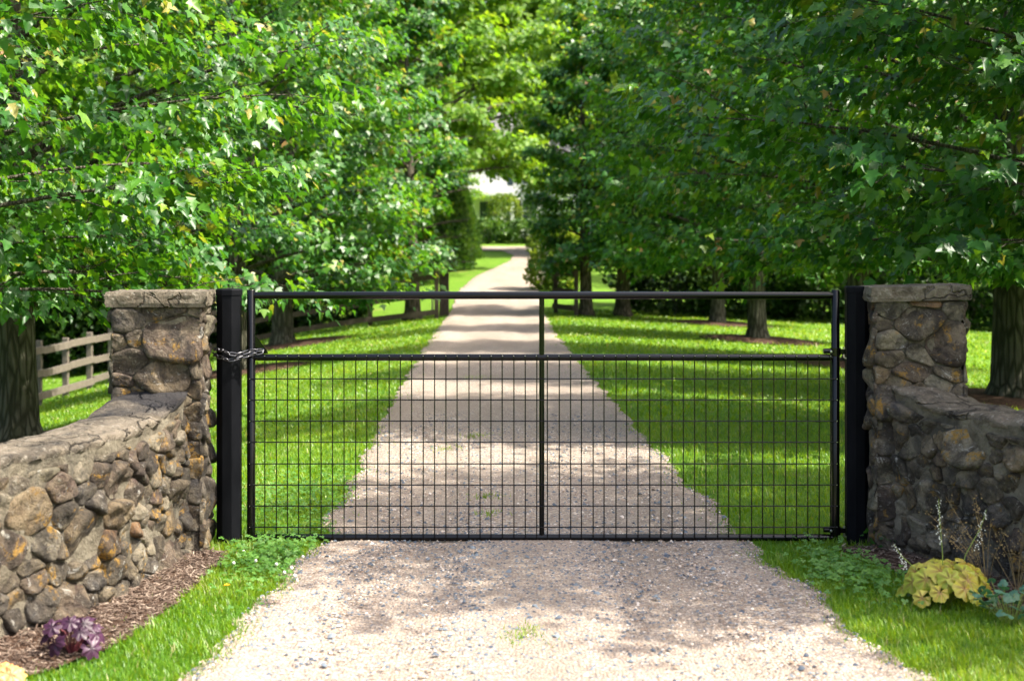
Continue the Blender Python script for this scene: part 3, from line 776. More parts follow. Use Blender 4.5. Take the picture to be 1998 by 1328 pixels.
def leaf_mesh(name, kind, arr):
    T, F = leaf_tpl(kind); V, FF, rr, B, N = expand(T, F, *arr, curl=True)
    me = npmesh(name, V, FF, False, rr); return me
LEAFT = {}
def single_leaf_mesh(kind, q, m):
    k = (kind, q, m.name)
    if k not in LEAFT:
        T, F = leaf_tpl(kind); me = npmesh('leaf', T, F, False, np.full(len(T), q/6+.06)); me.materials.append(m); LEAFT[k] = me
    return LEAFT[k]
def build_tree(name, loc, rz, label, cat, spec, mat, barkm, split=0, group=None):
    tr, br, arr = spec
    root = empty(name, loc, rz); tag(root, label, cat, group)
    t_ = tr.build('trunk', barkm, root); br.build('branches', M['twig'] if barkm is M['bark'] else barkm, root)
    kind = build_tree.kind
    P, A, N, Sz, rnd = arr
    if split:
        c, s = math.cos(rz), math.sin(rz)
        X = loc[0]+P[:,0]*c-P[:,1]*s; Y = loc[1]+P[:,0]*s+P[:,1]*c; Z = loc[2]+P[:,2]
        px = 999+2775*X/Y; py = 490+2775*(1.5-Z)/Y
        vis = (px > 10)&(px < 1988)&(py > 10)&(py < 600)&(Y > 6)
        idx = np.where(vis)[0]; idx = idx[np.argsort(-(Sz[idx]/Y[idx]))][:split]
        Bv = np.cross(A[idx], N[idx]); Bv = unit(Bv); Nv = np.cross(Bv, A[idx])
        for j, i in enumerate(idx):
            o = link('leaf', single_leaf_mesh(kind, min(5, int(rnd[i]*6)), mat), None, root)
            m = Matrix(((Bv[j,0], A[i,0], Nv[j,0], P[i,0]), (Bv[j,1], A[i,1], Nv[j,1], P[i,1]), (Bv[j,2], A[i,2], Nv[j,2], P[i,2]), (0,0,0,1)))
            o.matrix_basis = m @ Matrix.Scale(float(Sz[i]), 4)
        keep = np.ones(len(P), bool); keep[idx] = False
        arr = (P[keep], A[keep], N[keep], Sz[keep], rnd[keep])
    cr = link('crown', leaf_mesh('crown', kind, arr), mat, root, 'stuff')
    return root
def copy_tree(o, parent=None):
    c = o.copy(); COL.objects.link(c); c.parent = parent
    for ch in list(o.children): copy_tree(ch, c)
    return c
def G(x, y): return (x, y, gz(x, y)-.02)

# prune shapes keep the drive and the view between the rows clear, as clipped trees do
def pr(loc, fn):
    def f(P):
        X = P[:,0]+loc[0]; Y = P[:,1]+loc[1]; Z = P[:,2]+loc[2]; return fn(X, Y, Z)
    return f
build_tree.kind = 'maple'
# near left (trunk out of frame)
l = G(-5.4, 10.0)
sp = gen_tree(101, 9.0, 1.35, 4.1, .19, 84, 9, 4, 12, 'maple', .105, sprad=.2, wood_r=.024, prune=pr(l, lambda X,Y,Z: (X < -1.15)&(Y > 7.4)&((X < -1.9)|(Z > 1.75))&((Z > 1.42)|(X < -2.6))&(Z > .95)))
build_tree('maple_tree', l, 0, 'nearest maple on the left, big sharp leaves filling the upper left above the pillar', 'tree', sp, M['maple'], M['bark'], 300)
l = G(6.2, 11.9)
sp = gen_tree(202, 10.0, 1.5, 5.0, .22, 84, 9, 4, 12, 'maple', .130, ry=.36, sprad=.2, wood_r=.024, prune=pr(l, lambda X,Y,Z: (X > .75)&(Y > 7.7)&((X > 2.0)|(Z > 1.9+.55*(2.0-X)))&((Z > 1.45)|(X > 2.9))&(Z > 1.0)))
build_tree('maple_tree', l, 0, 'nearest maple on the right, large drooping leaves hanging over the drive at upper right', 'tree', sp, M['maple'], M['bark'], 300)
l = G(7.3, 6.7)  # mostly unseen tree, added and its crown widened to keep the foreground in shade
sp = gen_tree(222, 9.5, 2.6, 5.2, .22, 78, 8, 5, 12, 'maple', .13, ry=.45, prune=pr(l, lambda X,Y,Z: (Z > 2.5)&((X > 2.6)|(Z > 3.6))))
build_tree.kind = 'mid'
build_tree('maple_tree', l, 0, 'maple added outside the right edge to shade the foreground, leaves dipping in at the top right corner', 'tree', sp, M['maple'], M['bark'])
# left and right rows
build_tree.kind = 'mid'
l = G(-5.14, 14.8)
sp = gen_tree(303, 9.0, 1.6, 3.6, .19, 66, 8, 5, 11, 'mid', .115, ry=.62, prune=pr(l, lambda X,Y,Z: (X < -1.3)&(Z > .9)))
build_tree('maple_tree', l, 0, 'maple with a dark ridged trunk at the left edge beside the rail fence', 'tree', sp, M['maple'], M['bark'])
l = G(5.8, 16.4)
sp = gen_tree(404, 9.5, 1.55, 4.4, .225, 70, 8, 5, 11, 'mid', .12, ry=.34, prune=pr(l, lambda X,Y,Z: (X > .6)&(Z > 1.0)))
build_tree('maple_tree', l, 0, 'maple with a thick furrowed trunk at the right edge behind the stone wall', 'tree', sp, M['maple'], M['bark'])
spA = gen_tree(505, 9.0, 1.25, 3.2, .18, 60, 7, 5, 11, 'mid', .125, ry=.5, prune=lambda P: P[:,2] > .85)
A1 = build_tree('maple_tree', G(-4.3, 22.2), 0, 'maple partly hidden behind the left black gate post', 'tree', spA, M['maple'], M['bark'])
def cp(src, x, y, rz, sc, label, group=None):
    c = copy_tree(src); c.location = G(x, y); c.rotation_euler = (0,0,rz); c.scale = (sc,sc,sc); c['label'] = label
    if group: c['group'] = group
    return c
cp(A1, -4.75, 29.4, PI, 1.08, 'maple in a dark mulch ring seen through the upper left of the gate')
spB = gen_tree(606, 9.5, 1.5, 3.9, .16, 62, 8, 5, 11, 'mid', .13, ry=.34, prune=lambda P: P[:,2] > 1.0)
B1 = build_tree('maple_tree', G(5.1, 21.0), 0, 'maple whose pale trunk shows between the gate and the right black post', 'tree', spB, M['maple'], M['bark'])
cp(B1, 4.55, 26.4, PI, .96, 'maple in a brown mulch ring seen through the upper right of the gate')
cp(B1, 4.7, 32.5, 0, .9, 'slim-trunked maple in front of the dark hedge, right of the drive')
spC = gen_tree(707, 8.5, 1.35, 1.75, .165, 44, 7, 5, 11, 'mid', .15, lambda P: (P[:,2] > 1.15)&(P[:,0] < .75+.35*np.sin(P[:,2]*2.1+P[:,1])))
C1 = build_tree('maple_tree', G(-2.35, 33.8), 0, 'dark-trunked maple at the left of the far gateway', 'tree', spC, M['maple'], M['bark_dark'])
cp(C1, 1.75, 33.6, 1.0, .85, 'left one of the two dark trunks standing together right of the far gateway')
cp(C1, 2.65, 34.2, 3.1, .95, 'right one of the two dark trunks standing together right of the far gateway')

# tall trees arching over the far drive, and the woods behind
build_tree.kind = 'far'
spD = gen_tree(808, 15, 3.6, 4.8, .30, 56, 8, 5, 13, 'far', .26, lambda P: P[:,2] > 3.0, sprad=.5, wood_r=.07)
D1 = build_tree('tall_tree', G(-2.5, 50), 0, 'tall dark tree left of the far drive with its trunk rising above the crowns', 'tree', spD, M['maple_dark'], M['bark_dark'])
cp(D1, 6.6, 60, 2.0, .85, 'tall tree arching over the far drive from the right', None)
cp(D1, 3.6, 61.0, 1.0, .8, 'tall tree whose low crown closes the view above the farmhouse from the right')
cp(D1, -4.2, 70, 1.0, .62, 'smaller tree standing before the left half of the farmhouse')
cp(D1, -1.0, 95, 4.0, 1.2, 'tall tree rising behind the white house', None)
spE = gen_tree(909, 14, .8, 5.0, .28, 70, 8, 5, 12, 'far', .30, None, sprad=.6, wood_r=.06)
GW = 'woods closing the view behind the rows'
E1 = build_tree('woodland_tree', G(-9.5, 41), 0, 'leafy woodland tree standing behind the fence and the maple rows', 'tree', spE, M['maple_dark'], M['bark_dark'], group=GW)
E1b = None
for (x, y, s) in [(-15,38,1.0),(-21,34,1.05),(-13.5,48,1.1),(-8.5,54,1.0),(-20,56,1.2),(-12,64,1.1),(12.5,44,1.0),(20,40,1.05),(27,44,1.0),(16,58,1.1),(24,60,1.1),(12,76,1.1),
                  (-27,40,1.15),(27,36,1.1),(-8.5,84,1.1),(8,88,1.1),(1,96,1.3),(-17,90,1.3),(17,90,1.3),(-26,28,1.0)]:
    cp(E1, x, y, random.uniform(0,6), s, 'leafy woodland tree standing behind the fence and the maple rows', GW)
# shrubs: dense dark hedge under the right row, cedars by the far drive
def gen_shrub(seed, H, R, n, kind, lsize, cone=0.0):
    g = np.random.default_rng(seed)
    u = g.random(n); ang = g.uniform(0, 2*PI, n); z = u*H
    rr = (np.sin(PI*np.clip(u*.82+.14, 0, 1))**.5*(1-cone)+cone*(1-u)**.8)*R
    lump = np.array([noise.noise(Vector((math.cos(a)*2.2, math.sin(a)*2.2, zz*1.6+seed))) for a, zz in zip(ang, z)])
    q = rr*(1+.42*lump)*np.sqrt(g.uniform(.45, 1.0, n))
    P = np.stack([np.cos(ang)*q, np.sin(ang)*q, z+.05], 1)
    D = np.stack([np.cos(ang), np.sin(ang), g.uniform(-.1,.9,n) + cone], 1)
    A = unit(D+g.normal(0,.45,(n,3))); N = unit(np.stack([np.cos(ang)*.6, np.sin(ang)*.6, np.ones(n)],1)+g.normal(0,.45,(n,3)))
    return P, A, N, lsize*g.uniform(.6,1.2,n), np.clip(.45+.5*lump+g.normal(0,.2,n), 0, 1)
def shrub(name, x, y, label, cat, arr, m, group=None, kind='far'):
    root = empty(name, G(x, y)); tag(root, label, cat, group)
    mb = MB()
    for k in range(5):
        a = k*1.3; mb.tube([(0,0,-.1),(.15*math.cos(a),.15*math.sin(a),.5),(.35*math.cos(a),.35*math.sin(a),1.0)], [.04,.03,.008], 6)
    mb.build('stems', M['bark_dark'], root)
    link('foliage', leaf_mesh('foliage', kind, arr), m, root, 'stuff'); return root
H1 = shrub('hedge_shrub', 4.2, 36.2, 'dark dense shrub of the hedge behind the right-hand lawn', 'shrub', gen_shrub(5, 2.9, 1.5, 5200, 'far', .17), M['hedge'], 'hedge behind the right lawn')
for i, x in enumerate([6.1, 7.9, 9.8, 11.8, 13.9, 16]):
    cp(H1, x, 36.4-.1*i*i*.2, i*1.7, random.uniform(.9,1.15), ('second','third','fourth','fifth','sixth','rightmost')[i]+' dark shrub from the left in the hedge behind the right-hand lawn', H1['group'])
H1['label'] = 'leftmost dark shrub of the hedge behind the right-hand lawn'
H2 = cp(H1, -4.6, 36.4, .8, .85, 'rightmost bushy shrub behind the cross fence on the left', 'shrubs behind the cross fence')
for i, x in enumerate([-6.6, -8.7, -10.8, -13.2]):
    cp(H1, x, 36.8, i*2.2, random.uniform(.8,1.0), ('second','third','fourth','fifth')[i]+' bushy shrub from the right behind the cross fence on the left', H2['group'])
cd = gen_shrub(8, 3.3, .85, 7000, 'far', .12, .75)
c1 = shrub('cedar_shrub', -2.15, 50.0, 'nearer conical light green cedar left of the far drive', 'shrub', cd, M['cedar'])
cp(c1, -1.9, 57, 1.5, .85, 'farther conical cedar beside the far lawn')
cp(c1, -2.75, 44.5, 3.5, .75, 'low cedar at the foot of the tall dark tree')
shrub('leafy_shrub', 1.25, 40.5, 'pale yellow-green shrub leaning over the right edge of the far drive', 'shrub', gen_shrub(12, 2.0, .8, 2800, 'far', .15), M['pale'])
# border before the house
b1 = shrub('border_shrub', -1.2, 71.5, 'low green clump in the border below the white house', 'shrub', gen_shrub(15, 1.2, 1.1, 2200, 'far', .16), M['cedar'], 'low clumps in the border below the white house')
for i, (x, y) in enumerate([(.6, 71.6), (-3.2, 71.8), (2.3, 71.7)]): cp(b1, x, y, i*2.0, .95, 'low green clump in the border below the white house, '+('right of the drive axis','leftmost of the row','rightmost of the row')[i], b1['group'])
shrub('feathery_shrub', -.4, 75, 'tall feathery pale shrub against the white house wall', 'shrub', gen_shrub(16, 2.4, 1.0, 2500, 'far', .15), M['pale'])
shrub('leafy_shrub', 1.9, 73.5, 'tall green shrub right of the feathery one before the house', 'shrub', gen_shrub(18, 3.4, 1.3, 2600, 'far', .17), M['cedar'])

# house
hz0 = gz(-2, 84)
house = empty('farmhouse', (-2, 84, hz0)); tag(house, 'white sided house with dark shutters at the end of the avenue', 'house')
mb = MB(); mb.box((-6,0,-.3),(7,8,5.2)); mb.add([(-6,0,5.2),(-6,8,5.2),(-6,4,7.8),(7,0,5.2),(7,8,5.2),(7,4,7.8)], [(0,2,1),(3,4,5)]); mb.build('wall', M['white'], house)
mb = MB(); mb.add([(-6.4,-.45,4.95),(7.4,-.45,4.95),(7.4,4,7.95),(-6.4,4,7.95),(-6.4,8.45,4.95),(7.4,8.45,4.95),(-6.4,-.45,5.1),(7.4,-.45,5.1),(7.4,4,8.1),(-6.4,4,8.1),(-6.4,8.45,5.1),(7.4,8.45,5.1)],
   [(6,7,8,9),(9,8,11,10),(0,3,2,1),(3,4,5,2),(0,1,7,6),(4,10,11,5),(1,2,8,7),(2,5,11,8),(3,0,6,9),(4,3,9,10)]); mb.build('roof', M['roof'], house)
for wx in (-4.2,-1.6,2.6,5.2):
    for wz in (.9, 3.2):
        f = MB(); f.box((wx-.5,-.05,wz),(wx+.5,.02,wz+1.5)); fo = f.build('window', M['white'], house)
        for a in (-.43,.03):
            for b in (.07,.79):
                p = MB(); p.box((wx+a,-.062,wz+b),(wx+a+.40,-.045,wz+b+.64)); p.build('pane', M['glass'], fo)
        for sx in (-.88,.53):
            s_ = MB(); s_.box((wx+sx,-.06,wz-.05),(wx+sx+.35,-.01,wz+1.55)); s_.build('shutter', M['shutter'], house)
d = MB(); d.box((.1,-.06,0),(1.1,.02,2.2)); do = d.build('door', M['shutter'], house)
d = MB(); d.tube([(1.0,-.06,1.0),(1.0,-.12,1.0)], .04, 8); d.build('handle', M['steel'], do)
d = MB(); d.box((-.9,-2.0,2.5),(2.2,-.02,2.7)); po = d.build('porch_roof', M['white'], house)
for x in (-.7, 2.0):
    d = MB(); d.box((x-.1,-1.9,-.2),(x+.1,-1.7,2.497)); d.build('porch_column', M['white'], house)

# ------------------------------------------------------------------ rail fences
def fence(pts, label, h, nr, m, name='rail_fence', w=.10):
    root = empty(name, G(*pts[0])); tag(root, label, 'fence'); O_ = Vector(root.location)
    P = [Vector(G(*p)) for p in pts]
    for i, p in enumerate(P):
        mb = MB(); q = p-O_; mb.box((q.x-w/2, q.y-w/2, q.z-.3), (q.x+w/2, q.y+w/2, q.z+h+random.uniform(0,.05))); mb.build('fence_post', m, root, bevel=.008)
    for i in range(len(P)-1):
        a, b = P[i]-O_, P[i+1]-O_; d = (b-a).normalized(); side = Vector((-d.y, d.x, 0)).normalized()*.022; off = Vector((-d.y, d.x, 0)).normalized()*-(w/2+.024)
        for k in range(nr):
            z = h*(.90-.36*k)+random.uniform(-.015,.015); mb = MB(); hh = .06
            A_, B_ = a+off+Vector((0,0,z)), b+off+Vector((0,0,z+random.uniform(-.01,.01)))
            V = [A_-side-Vector((0,0,hh)), B_-side-Vector((0,0,hh)), B_+side-Vector((0,0,hh)), A_+side-Vector((0,0,hh)),
                 A_-side+Vector((0,0,hh)), B_-side+Vector((0,0,hh)), B_+side+Vector((0,0,hh)), A_+side+Vector((0,0,hh))]
            mb.add(V, [(0,3,2,1),(4,5,6,7),(0,1,5,4),(1,2,6,5),(2,3,7,6),(3,0,4,7)]); mb.build('rail', m, root)
fence([(-8.05, 18.4+1.45*k) for k in range(11)], 'weathered three-rail wooden fence receding behind the trunk at the left edge', 1.08, 3, M['wood'])
fence([(-7.6,33.3),(-5.4,33.2),(-3.3,33.1),(-1.75,33.0)], 'dark rail fence crossing the grass beyond the maples on the left', 1.1, 3, M['wood_dark'])
fence([(1.05,34.2),(1.5,33.2)], 'short dark rail fence end at the right side of the far gateway', 1.1, 3, M['wood_dark'])
gp = empty('gateway_post', G(-1.62, 34.0)); tag(gp, 'dark wooden post with a pale latch plate at the left of the far gateway', 'post')
mb = MB(); mb.box((-.11,-.11,-.2),(.11,.11,1.05)); mb.build('shaft', M['wood_dark'], gp, bevel=.01)
mb = MB(); mb.box((-.30,-.15,.05),(-.25,-.13,.6)); mb.box((-.32,-.16,.5),(-.22,-.131,.62)); mb.build('latch_plate', M['steel'], gp)

# mulch rings at the tree feet
def ring(x, y, r, lab):
    V = [(0,0,.05)]; n = 28
    for k in range(n):
        a = 2*PI*k/n; q = r*(1+.18*noise.noise(Vector((math.cos(a)*1.5, math.sin(a)*1.5, x))))
        for f, z in ((.6,.05),(1,.0)): 
            xx, yy = q*f*math.cos(a), q*f*math.sin(a); V.append((xx, yy, gz(x+xx, y+yy)-gz(x,y)+.035*(1 if f < 1 else .35)+(.03 if f<1 else 0)))
    F = [(0, 1+2*k, 1+2*((k+1)%n)) for k in range(n)]; mb = MB(); mb.add(V, F, True)
    mb.add(V, [(1+2*k, 2+2*k, 2+2*((k+1)%n), 1+2*((k+1)%n)) for k in range(n)], True)
    o = mb.build('mulch_ring', M['mulch'], None, 'structure'); o.location = (x, y, gz(x,y)); return o
for (x, y, r) in ((-5.14,14.8,.8),(5.72,16.4,1.1),(-4.3,22.2,1.1),(5.1,21.0,1.0),(-4.75,29.4,1.4),(4.55,26.4,1.15),(4.7,32.5,1.2),(-5.4,10,.9),(6.2,11.4,.9)): ring(x, y, r, '')

# ------------------------------------------------------------------ mulch beds in front of the walls
lp = Path(spline(LW), 1); rp = Path(spline(RW), -1)
BL = [(-1.42,7.10),(-1.36,6.90),(-1.40,6.62),(-1.30,6.2),(-1.36,5.85),(-1.40,5.5),(-1.47,5.2),(-1.55,4.95),(-1.8,4.6),(-2.3,4.1)]
# outline of each bed: inner edge (wall) to outer edge (grass)
def bed(path, outer, name):
    out = spline(outer, 60); n = len(out); V = []; m = 8
    po = Path(out, 1)
    for i in range(61):
        a, nr = path.at(path.len*i/60); a = a-nr*.10; b, _ = po.at(po.len*i/60)
        b = b+Vector((.05*noise.noise(Vector((i*.7,0,3))), 0, 0))
        for k in range(m+1):
            q = a.lerp(b, k/m); V.append((q.x, q.y, gz(q.x,q.y)+.012+.03*(1-k/m)+.008*noise.noise(Vector((q.x*9,q.y*9,0)))))
    F = [(i*(m+1)+k, i*(m+1)+k+1, (i+1)*(m+1)+k+1, (i+1)*(m+1)+k) for i in range(60) for k in range(m)]
    F = F if path.sgn > 0 else F
    o = link(name, npmesh(name, V, F, True), M['mulch'], kind='structure'); return np.array(V).reshape(61, m+1, 3)
BLo = [(-1.42,7.05),(-1.39,6.85),(-1.41,6.55),(-1.41,6.2),(-1.44,5.85),(-1.48,5.5),(-1.57,5.2),(-1.78,4.85),(-2.0,4.4),(-2.6,3.9)]
BRo = [(1.62,7.15),(1.66,7.0),(1.74,6.75),(1.82,6.45),(1.90,6.2),(2.05,5.8),(2.4,5.3),(3.0,4.9)]
VL = bed(lp, BLo, 'mulch_bed'); VR = bed(rp, BRo, 'mulch_bed')
def poly_bed(Vg): return [(p[0], p[1]) for p in Vg[:, -1]]+[(p[0], p[1]) for p in Vg[::-1, 0]]
PLY = [np.array(poly_bed(VL)), np.array(poly_bed(VR))]
def inside(poly, X, Y):
    res = np.zeros(len(X), bool); n = len(poly)
    for i in range(n):
        x0, y0 = poly[i]; x1, y1 = poly[(i+1)%n]
        c = ((y0 > Y) != (y1 > Y)); xi = (x1-x0)*(Y-y0)/((y1-y0) if abs(y1-y0) > 1e-9 else 1e-9)+x0
        res ^= c & (X < xi)
    return res
# chips
P = []; 
for Vg, n in ((VL, 9000), (VR, 5000)):
    ii = rng.integers(0, 60, n); kk = rng.integers(0, 8, n); a = rng.random(n); b = rng.random(n)
    q = (Vg[ii,kk]*(1-a)[:,None]+Vg[ii+1,kk]*a[:,None])*(1-b)[:,None]+(Vg[ii,kk+1]*(1-a)[:,None]+Vg[ii+1,kk+1]*a[:,None])*b[:,None]
    P.append(q+np.array([0,0,.006]))
P = np.concatenate(P); n = len(P)
T = np.array([(-.09,0,0),(.09,.02,0),(.07,1,.02),(-.08,.96,0),(-.05,.02,.08),(.05,.98,.09)]); F = np.array([(0,1,4),(1,2,5),(1,5,4),(2,3,5),(3,0,4),(3,4,5)])
ang = rng.uniform(0, 2*PI, n); A = unit(np.stack([np.cos(ang), np.sin(ang), rng.normal(.08,.22,n)],1)); N = unit(np.stack([rng.normal(0,.3,n), rng.normal(0,.3,n), np.ones(n)],1))
V, FF, rr, _, _ = expand(T, F, P, A, N, rng.uniform(.010,.034,n)*rng.uniform(.8,1.2,n), np.clip(rng.normal(.45,.27,n),0,1))
tag(link('mulch_chips', npmesh('mulch_chips', V, FF, False, rr), M['chip']), 'brown shredded bark chips on the beds before the stone walls', 'mulch', kind='stuff')

# ------------------------------------------------------------------ pebbles on the drive
def pebbles(n, y0, y1, s0, s1, dense_blue=True):
    Y = y0+(y1-y0)*rng.random(n)**.8; u = rng.random(n)
    a = np.array([drive_x(y, -1) for y in Y]); b = np.array([drive_x(y, 1) for y in Y]); X = a+.01+(b-a-.02)*u
    lo = np.exp(-((u-.27)/.08)**2)+np.exp(-((u-.75)/.08)**2); kp = rng.random(n) > .62*lo
    X, Y, u = X[kp], Y[kp], u[kp]; n = len(X); rnd = rng.random(n)
    # fresh blue-grey stone lies mostly in the middle near the gate
    cen = np.exp(-((X+.05)/.62)**2)*np.exp(-((Y-6.6)/1.3)**2)
    m = rng.random(n) < .19+.45*cen
    rnd = np.where(m, rnd*.24, .30+rnd*.68)
    Sz = s0+(s1-s0)*rng.random(n)**3.0; Sz = np.where(m, Sz*1.35, Sz)
    Z = np.array([gz(x, y) for x, y in zip(X, Y)])+.018
    return np.stack([X, Y, Z+Sz*.12], 1), Sz, rnd
OCT = np.array([(1,0,0),(.35,.9,.1),(-.8,.55,-.05),(-.75,-.6,.08),(.4,-.85,0),(.1,.1,.75),(0,0,-.6)], float)*.5
OF = np.array([(0,1,5),(1,2,5),(2,3,5),(3,4,5),(4,0,5)])
PP = []; SS = []; RR = []
for args in ((38000, 3.6, 7.6, .005, .016), (19000, 7.6, 13, .008, .020), (900, 4.0, 9, .016, .030)):
    p, s_, r_ = pebbles(*args); PP.append(p); SS.append(s_); RR.append(r_)
P = np.concatenate(PP); Sz = np.concatenate(SS)*1.0; rnd = np.concatenate(RR); n = len(P); ang = rng.uniform(0, 2*PI, n)
A = unit(np.stack([np.cos(ang), np.sin(ang), rng.normal(0,.15,n)],1)); N = unit(np.stack([rng.normal(0,.25,n), rng.normal(0,.25,n), np.ones(n)],1))
V, FF, rr, _, _ = expand(OCT, OF, P, A, N, Sz, rnd)
tag(link('gravel_pebbles', npmesh('gravel_pebbles', V, FF, True, rr), M['pebble']), 'loose tan and blue-grey pebbles strewn over the drive', 'gravel', kind='stuff')

# ------------------------------------------------------------------ grass
DR = {}
def drive_edges(Y):
    k = np.round(Y*20).astype(int); 
    for q in np.unique(k):
        if q not in DR: DR[q] = (drive_x(q/20, -1), drive_x(q/20, 1))
    return np.array([DR[q][0] for q in k]), np.array([DR[q][1] for q in k])
def grass(n, xr, yr, hmin, hmax, w_, rough=.9, edge=.0, seed=0):
    X = rng.uniform(*xr, n); Y = rng.uniform(*yr, n); 
    a, b = drive_edges(Y); m = (X < a+edge*rng.random(n)**2) | (X > b-edge*rng.random(n)**2)
    for p in PLY: m &= ~inside(p, X, Y) | (rng.random(n) < .012)
    # nothing inside walls / behind them close by
    vis = np.abs(X) < (1120/2775)*Y+.3
    m &= vis
    X, Y = X[m], Y[m]; n = len(X)
    Z = np.array([gz(x, y) for x, y in zip(X, Y)])
    cl = np.array([noise.noise(Vector((x*2.3, y*2.3, seed))) for x, y in zip(X, Y)]); cl2 = np.array([noise.noise(Vector((x*9, y*9, seed+4))) for x, y in zip(X, Y)])
    h = hmin+(hmax-hmin)*np.clip(rng.random(n)*.75+.35*cl+.35*cl2+.1, 0, 1.2)
    ang = rng.uniform(0, 2*PI, n); d = np.stack([np.cos(ang), np.sin(ang)], 1); lean = rng.uniform(.1, rough, n)
    wd = w_*rng.uniform(.7,1.3,n); s = np.stack([-d[:,1], d[:,0]], 1)
    base = np.stack([X,Y,Z-.005],1)
    def pt(f, hw):
        c = base.copy(); c[:,:2] += d*(lean*h*f*f)[:,None]; c[:,2] += h*f*(1-.25*lean*f)
        o = np.concatenate([s*hw[:,None], np.zeros((n,1))], 1); return c-o, c+o
    l0, r0 = pt(0, wd*.5); l1, r1 = pt(.55, wd*.42); tp, _ = pt(1.0, wd*0)
    V = np.stack([l0, r0, r1, l1, tp], 1).reshape(-1,3)
    F = np.array([(0,1,2),(0,2,3),(3,2,4)]); FF = (F[None]+(np.arange(n)*5)[:,None,None]).reshape(-1,3)
    cl3 = np.array([noise.noise(Vector((x*.7, y*.7, 7.7))) for x, y in zip(X, Y)])
    rnd = np.clip(.42+.26*cl+.22*cl2+.40*cl3+rng.normal(0,.18,n), 0, .96); rnd = np.where(rng.random(n) < .025, 1.0, rnd)
    return V, FF, np.repeat(rnd, 5)
def join(L):
    Vs, Fs, Rs = [], [], []; o = 0
    for V, F, R in L: Vs.append(V); Fs.append(F+o); Rs.append(R); o += len(V)
    return np.concatenate(Vs), np.concatenate(Fs), np.concatenate(Rs)
Lg = [grass(52000, (-2.3,-.95), (3.9,7.8), .018,   .060, .0042, edge=.16), grass(52000, (1.0,2.7), (3.9,7.8), .018,   .060, .0042, edge=.16, seed=5)]
V, F, R = join(Lg); tag(link('grass', npmesh('grass', V, F, False, R), M['grass']), 'short green grass on both verges in front of the gate', 'grass', kind='stuff')
Lg = [grass(80000, (-5.2,5.2), (7.8,12.5), .02, .055, .007, edge=.22, seed=2), grass(75000, (-9,9), (12.5,22), .025, .06, .014, edge=.28, seed=3), grass(52000, (-14,14), (22,36), .03, .07, .026, edge=.3, seed=6)]
V, F, R = join(Lg); tag(link('grass', npmesh('grass', V, F, False, R), M['grass']), 'mown green grass of the lawns behind the gate', 'grass', kind='stuff')
# weeds creeping onto the gravel centre
Lw = []
for (px, py, k, rad) in [(950,975,26,.05),(952,1010,20,.04),(1020,1255,30,.05),(935,740,60,.12),(1030,1240,14,.03),(930,855,30,.07),(870,880,20,.06)]:
    y = 1.5*2775/(py-490); x = (px-999)/2775*y; n = k*3; X = x+rng.normal(0,rad,n); Y = y+rng.normal(0,rad*1.3,n); h = rng.uniform(.012,.035,n)
    ang = rng.uniform(0,2*PI,n); c = np.stack([X,Y,np.full(n,gz(x,y)+.018)],1); s = np.stack([np.cos(ang),np.sin(ang),np.zeros(n)],1)*.003
    tp = c+np.stack([rng.normal(0,.012,n), rng.normal(0,.012,n), h],1)
    Lw.append((np.stack([c-s,c+s,tp],1).reshape(-1,3), np.arange(n*3).reshape(-1,3), np.repeat(rng.uniform(.2,.8,n),3)))
V, F, R = join(Lw); tag(link('weeds', npmesh('weeds', V, F, False, R), M['grass']), 'sparse weeds sprouting from the gravel of the drive', 'weeds', kind='stuff')
# clover patches by the left post and near right edge
def clover(n, cx, cy, sx, sy):
    X = rng.normal(cx, sx, n); Y = rng.normal(cy, sy, n); a, b = drive_edges(np.clip(Y,3.5,12)); m = (X < a+.05)|(X > b-.05)
    for p in PLY: m &= ~inside(p, X, Y)
    X, Y = X[m], Y[m]; n = len(X); Z = np.array([gz(x,y) for x,y in zip(X,Y)])+rng.uniform(.025,.06,n)
    T = np.array([(0,0,0),(.38,.35,.08),(.42,.75,.05),(0,.92,.0),(-.42,.75,.05),(-.38,.35,.08)]); F = np.array([(0,1,2),(0,2,3),(0,3,4),(0,4,5)])
    out = []
    a0 = rng.uniform(0,2*PI,n); N = unit(np.stack([rng.normal(0,.3,n), rng.normal(-.15,.3,n), np.ones(n)],1)); Sz = rng.uniform(.010,.019,n); rd = rng.random(n)
    for k in range(3):
        an = a0+k*2*PI/3; A = np.stack([np.cos(an), np.sin(an), rng.normal(0,.1,n)],1); A = unit(A-N*(A*N).sum(1)[:,None])
        V, FF, rr, _, _ = expand(T, F, np.stack([X,Y,Z],1), A, N, Sz, rd); out.append((V,FF,rr))
    return join(out)
V, F, R = join([clover(900,-1.15,6.9,.12,.34), clover(900,-1.28,8.6,.3,.6), clover(700,1.55,6.6,.12,.3)])
tag(link('clover', npmesh('clover', V, F, False, R), M['clover']), 'low clover patches among the verge grass near the posts', 'clover', kind='stuff')
def ball(mb, c, r, n=8, m=6, sq=1):
    V = []; 
    for i in range(m+1):
        ph = PI*i/m
        for k in range(n): V.append((c[0]+r*math.sin(ph)*math.cos(2*PI*k/n), c[1]+r*math.sin(ph)*math.sin(2*PI*k/n), c[2]+r*math.cos(ph)*sq))
    mb.add(V, [(i*n+k, (i+1)*n+k, (i+1)*n+(k+1)%n, i*n+(k+1)%n) for i in range(m) for k in range(n)], True)
fl = empty('clover_flower', (0,0,0)); tag(fl, 'small white clover flower head in the grass near the left gate post', 'flower', 'white clover flowers by the left post')
mb = MB(); mb.tube([(0,0,0),(.003,0,.05)], .0012, 5); mb.build('stem', M['stem'], fl)
mb = MB(); ball(mb, (.003,0,.055), .008)
mb.build('flower_head', M['fwhite'], fl)
first = True
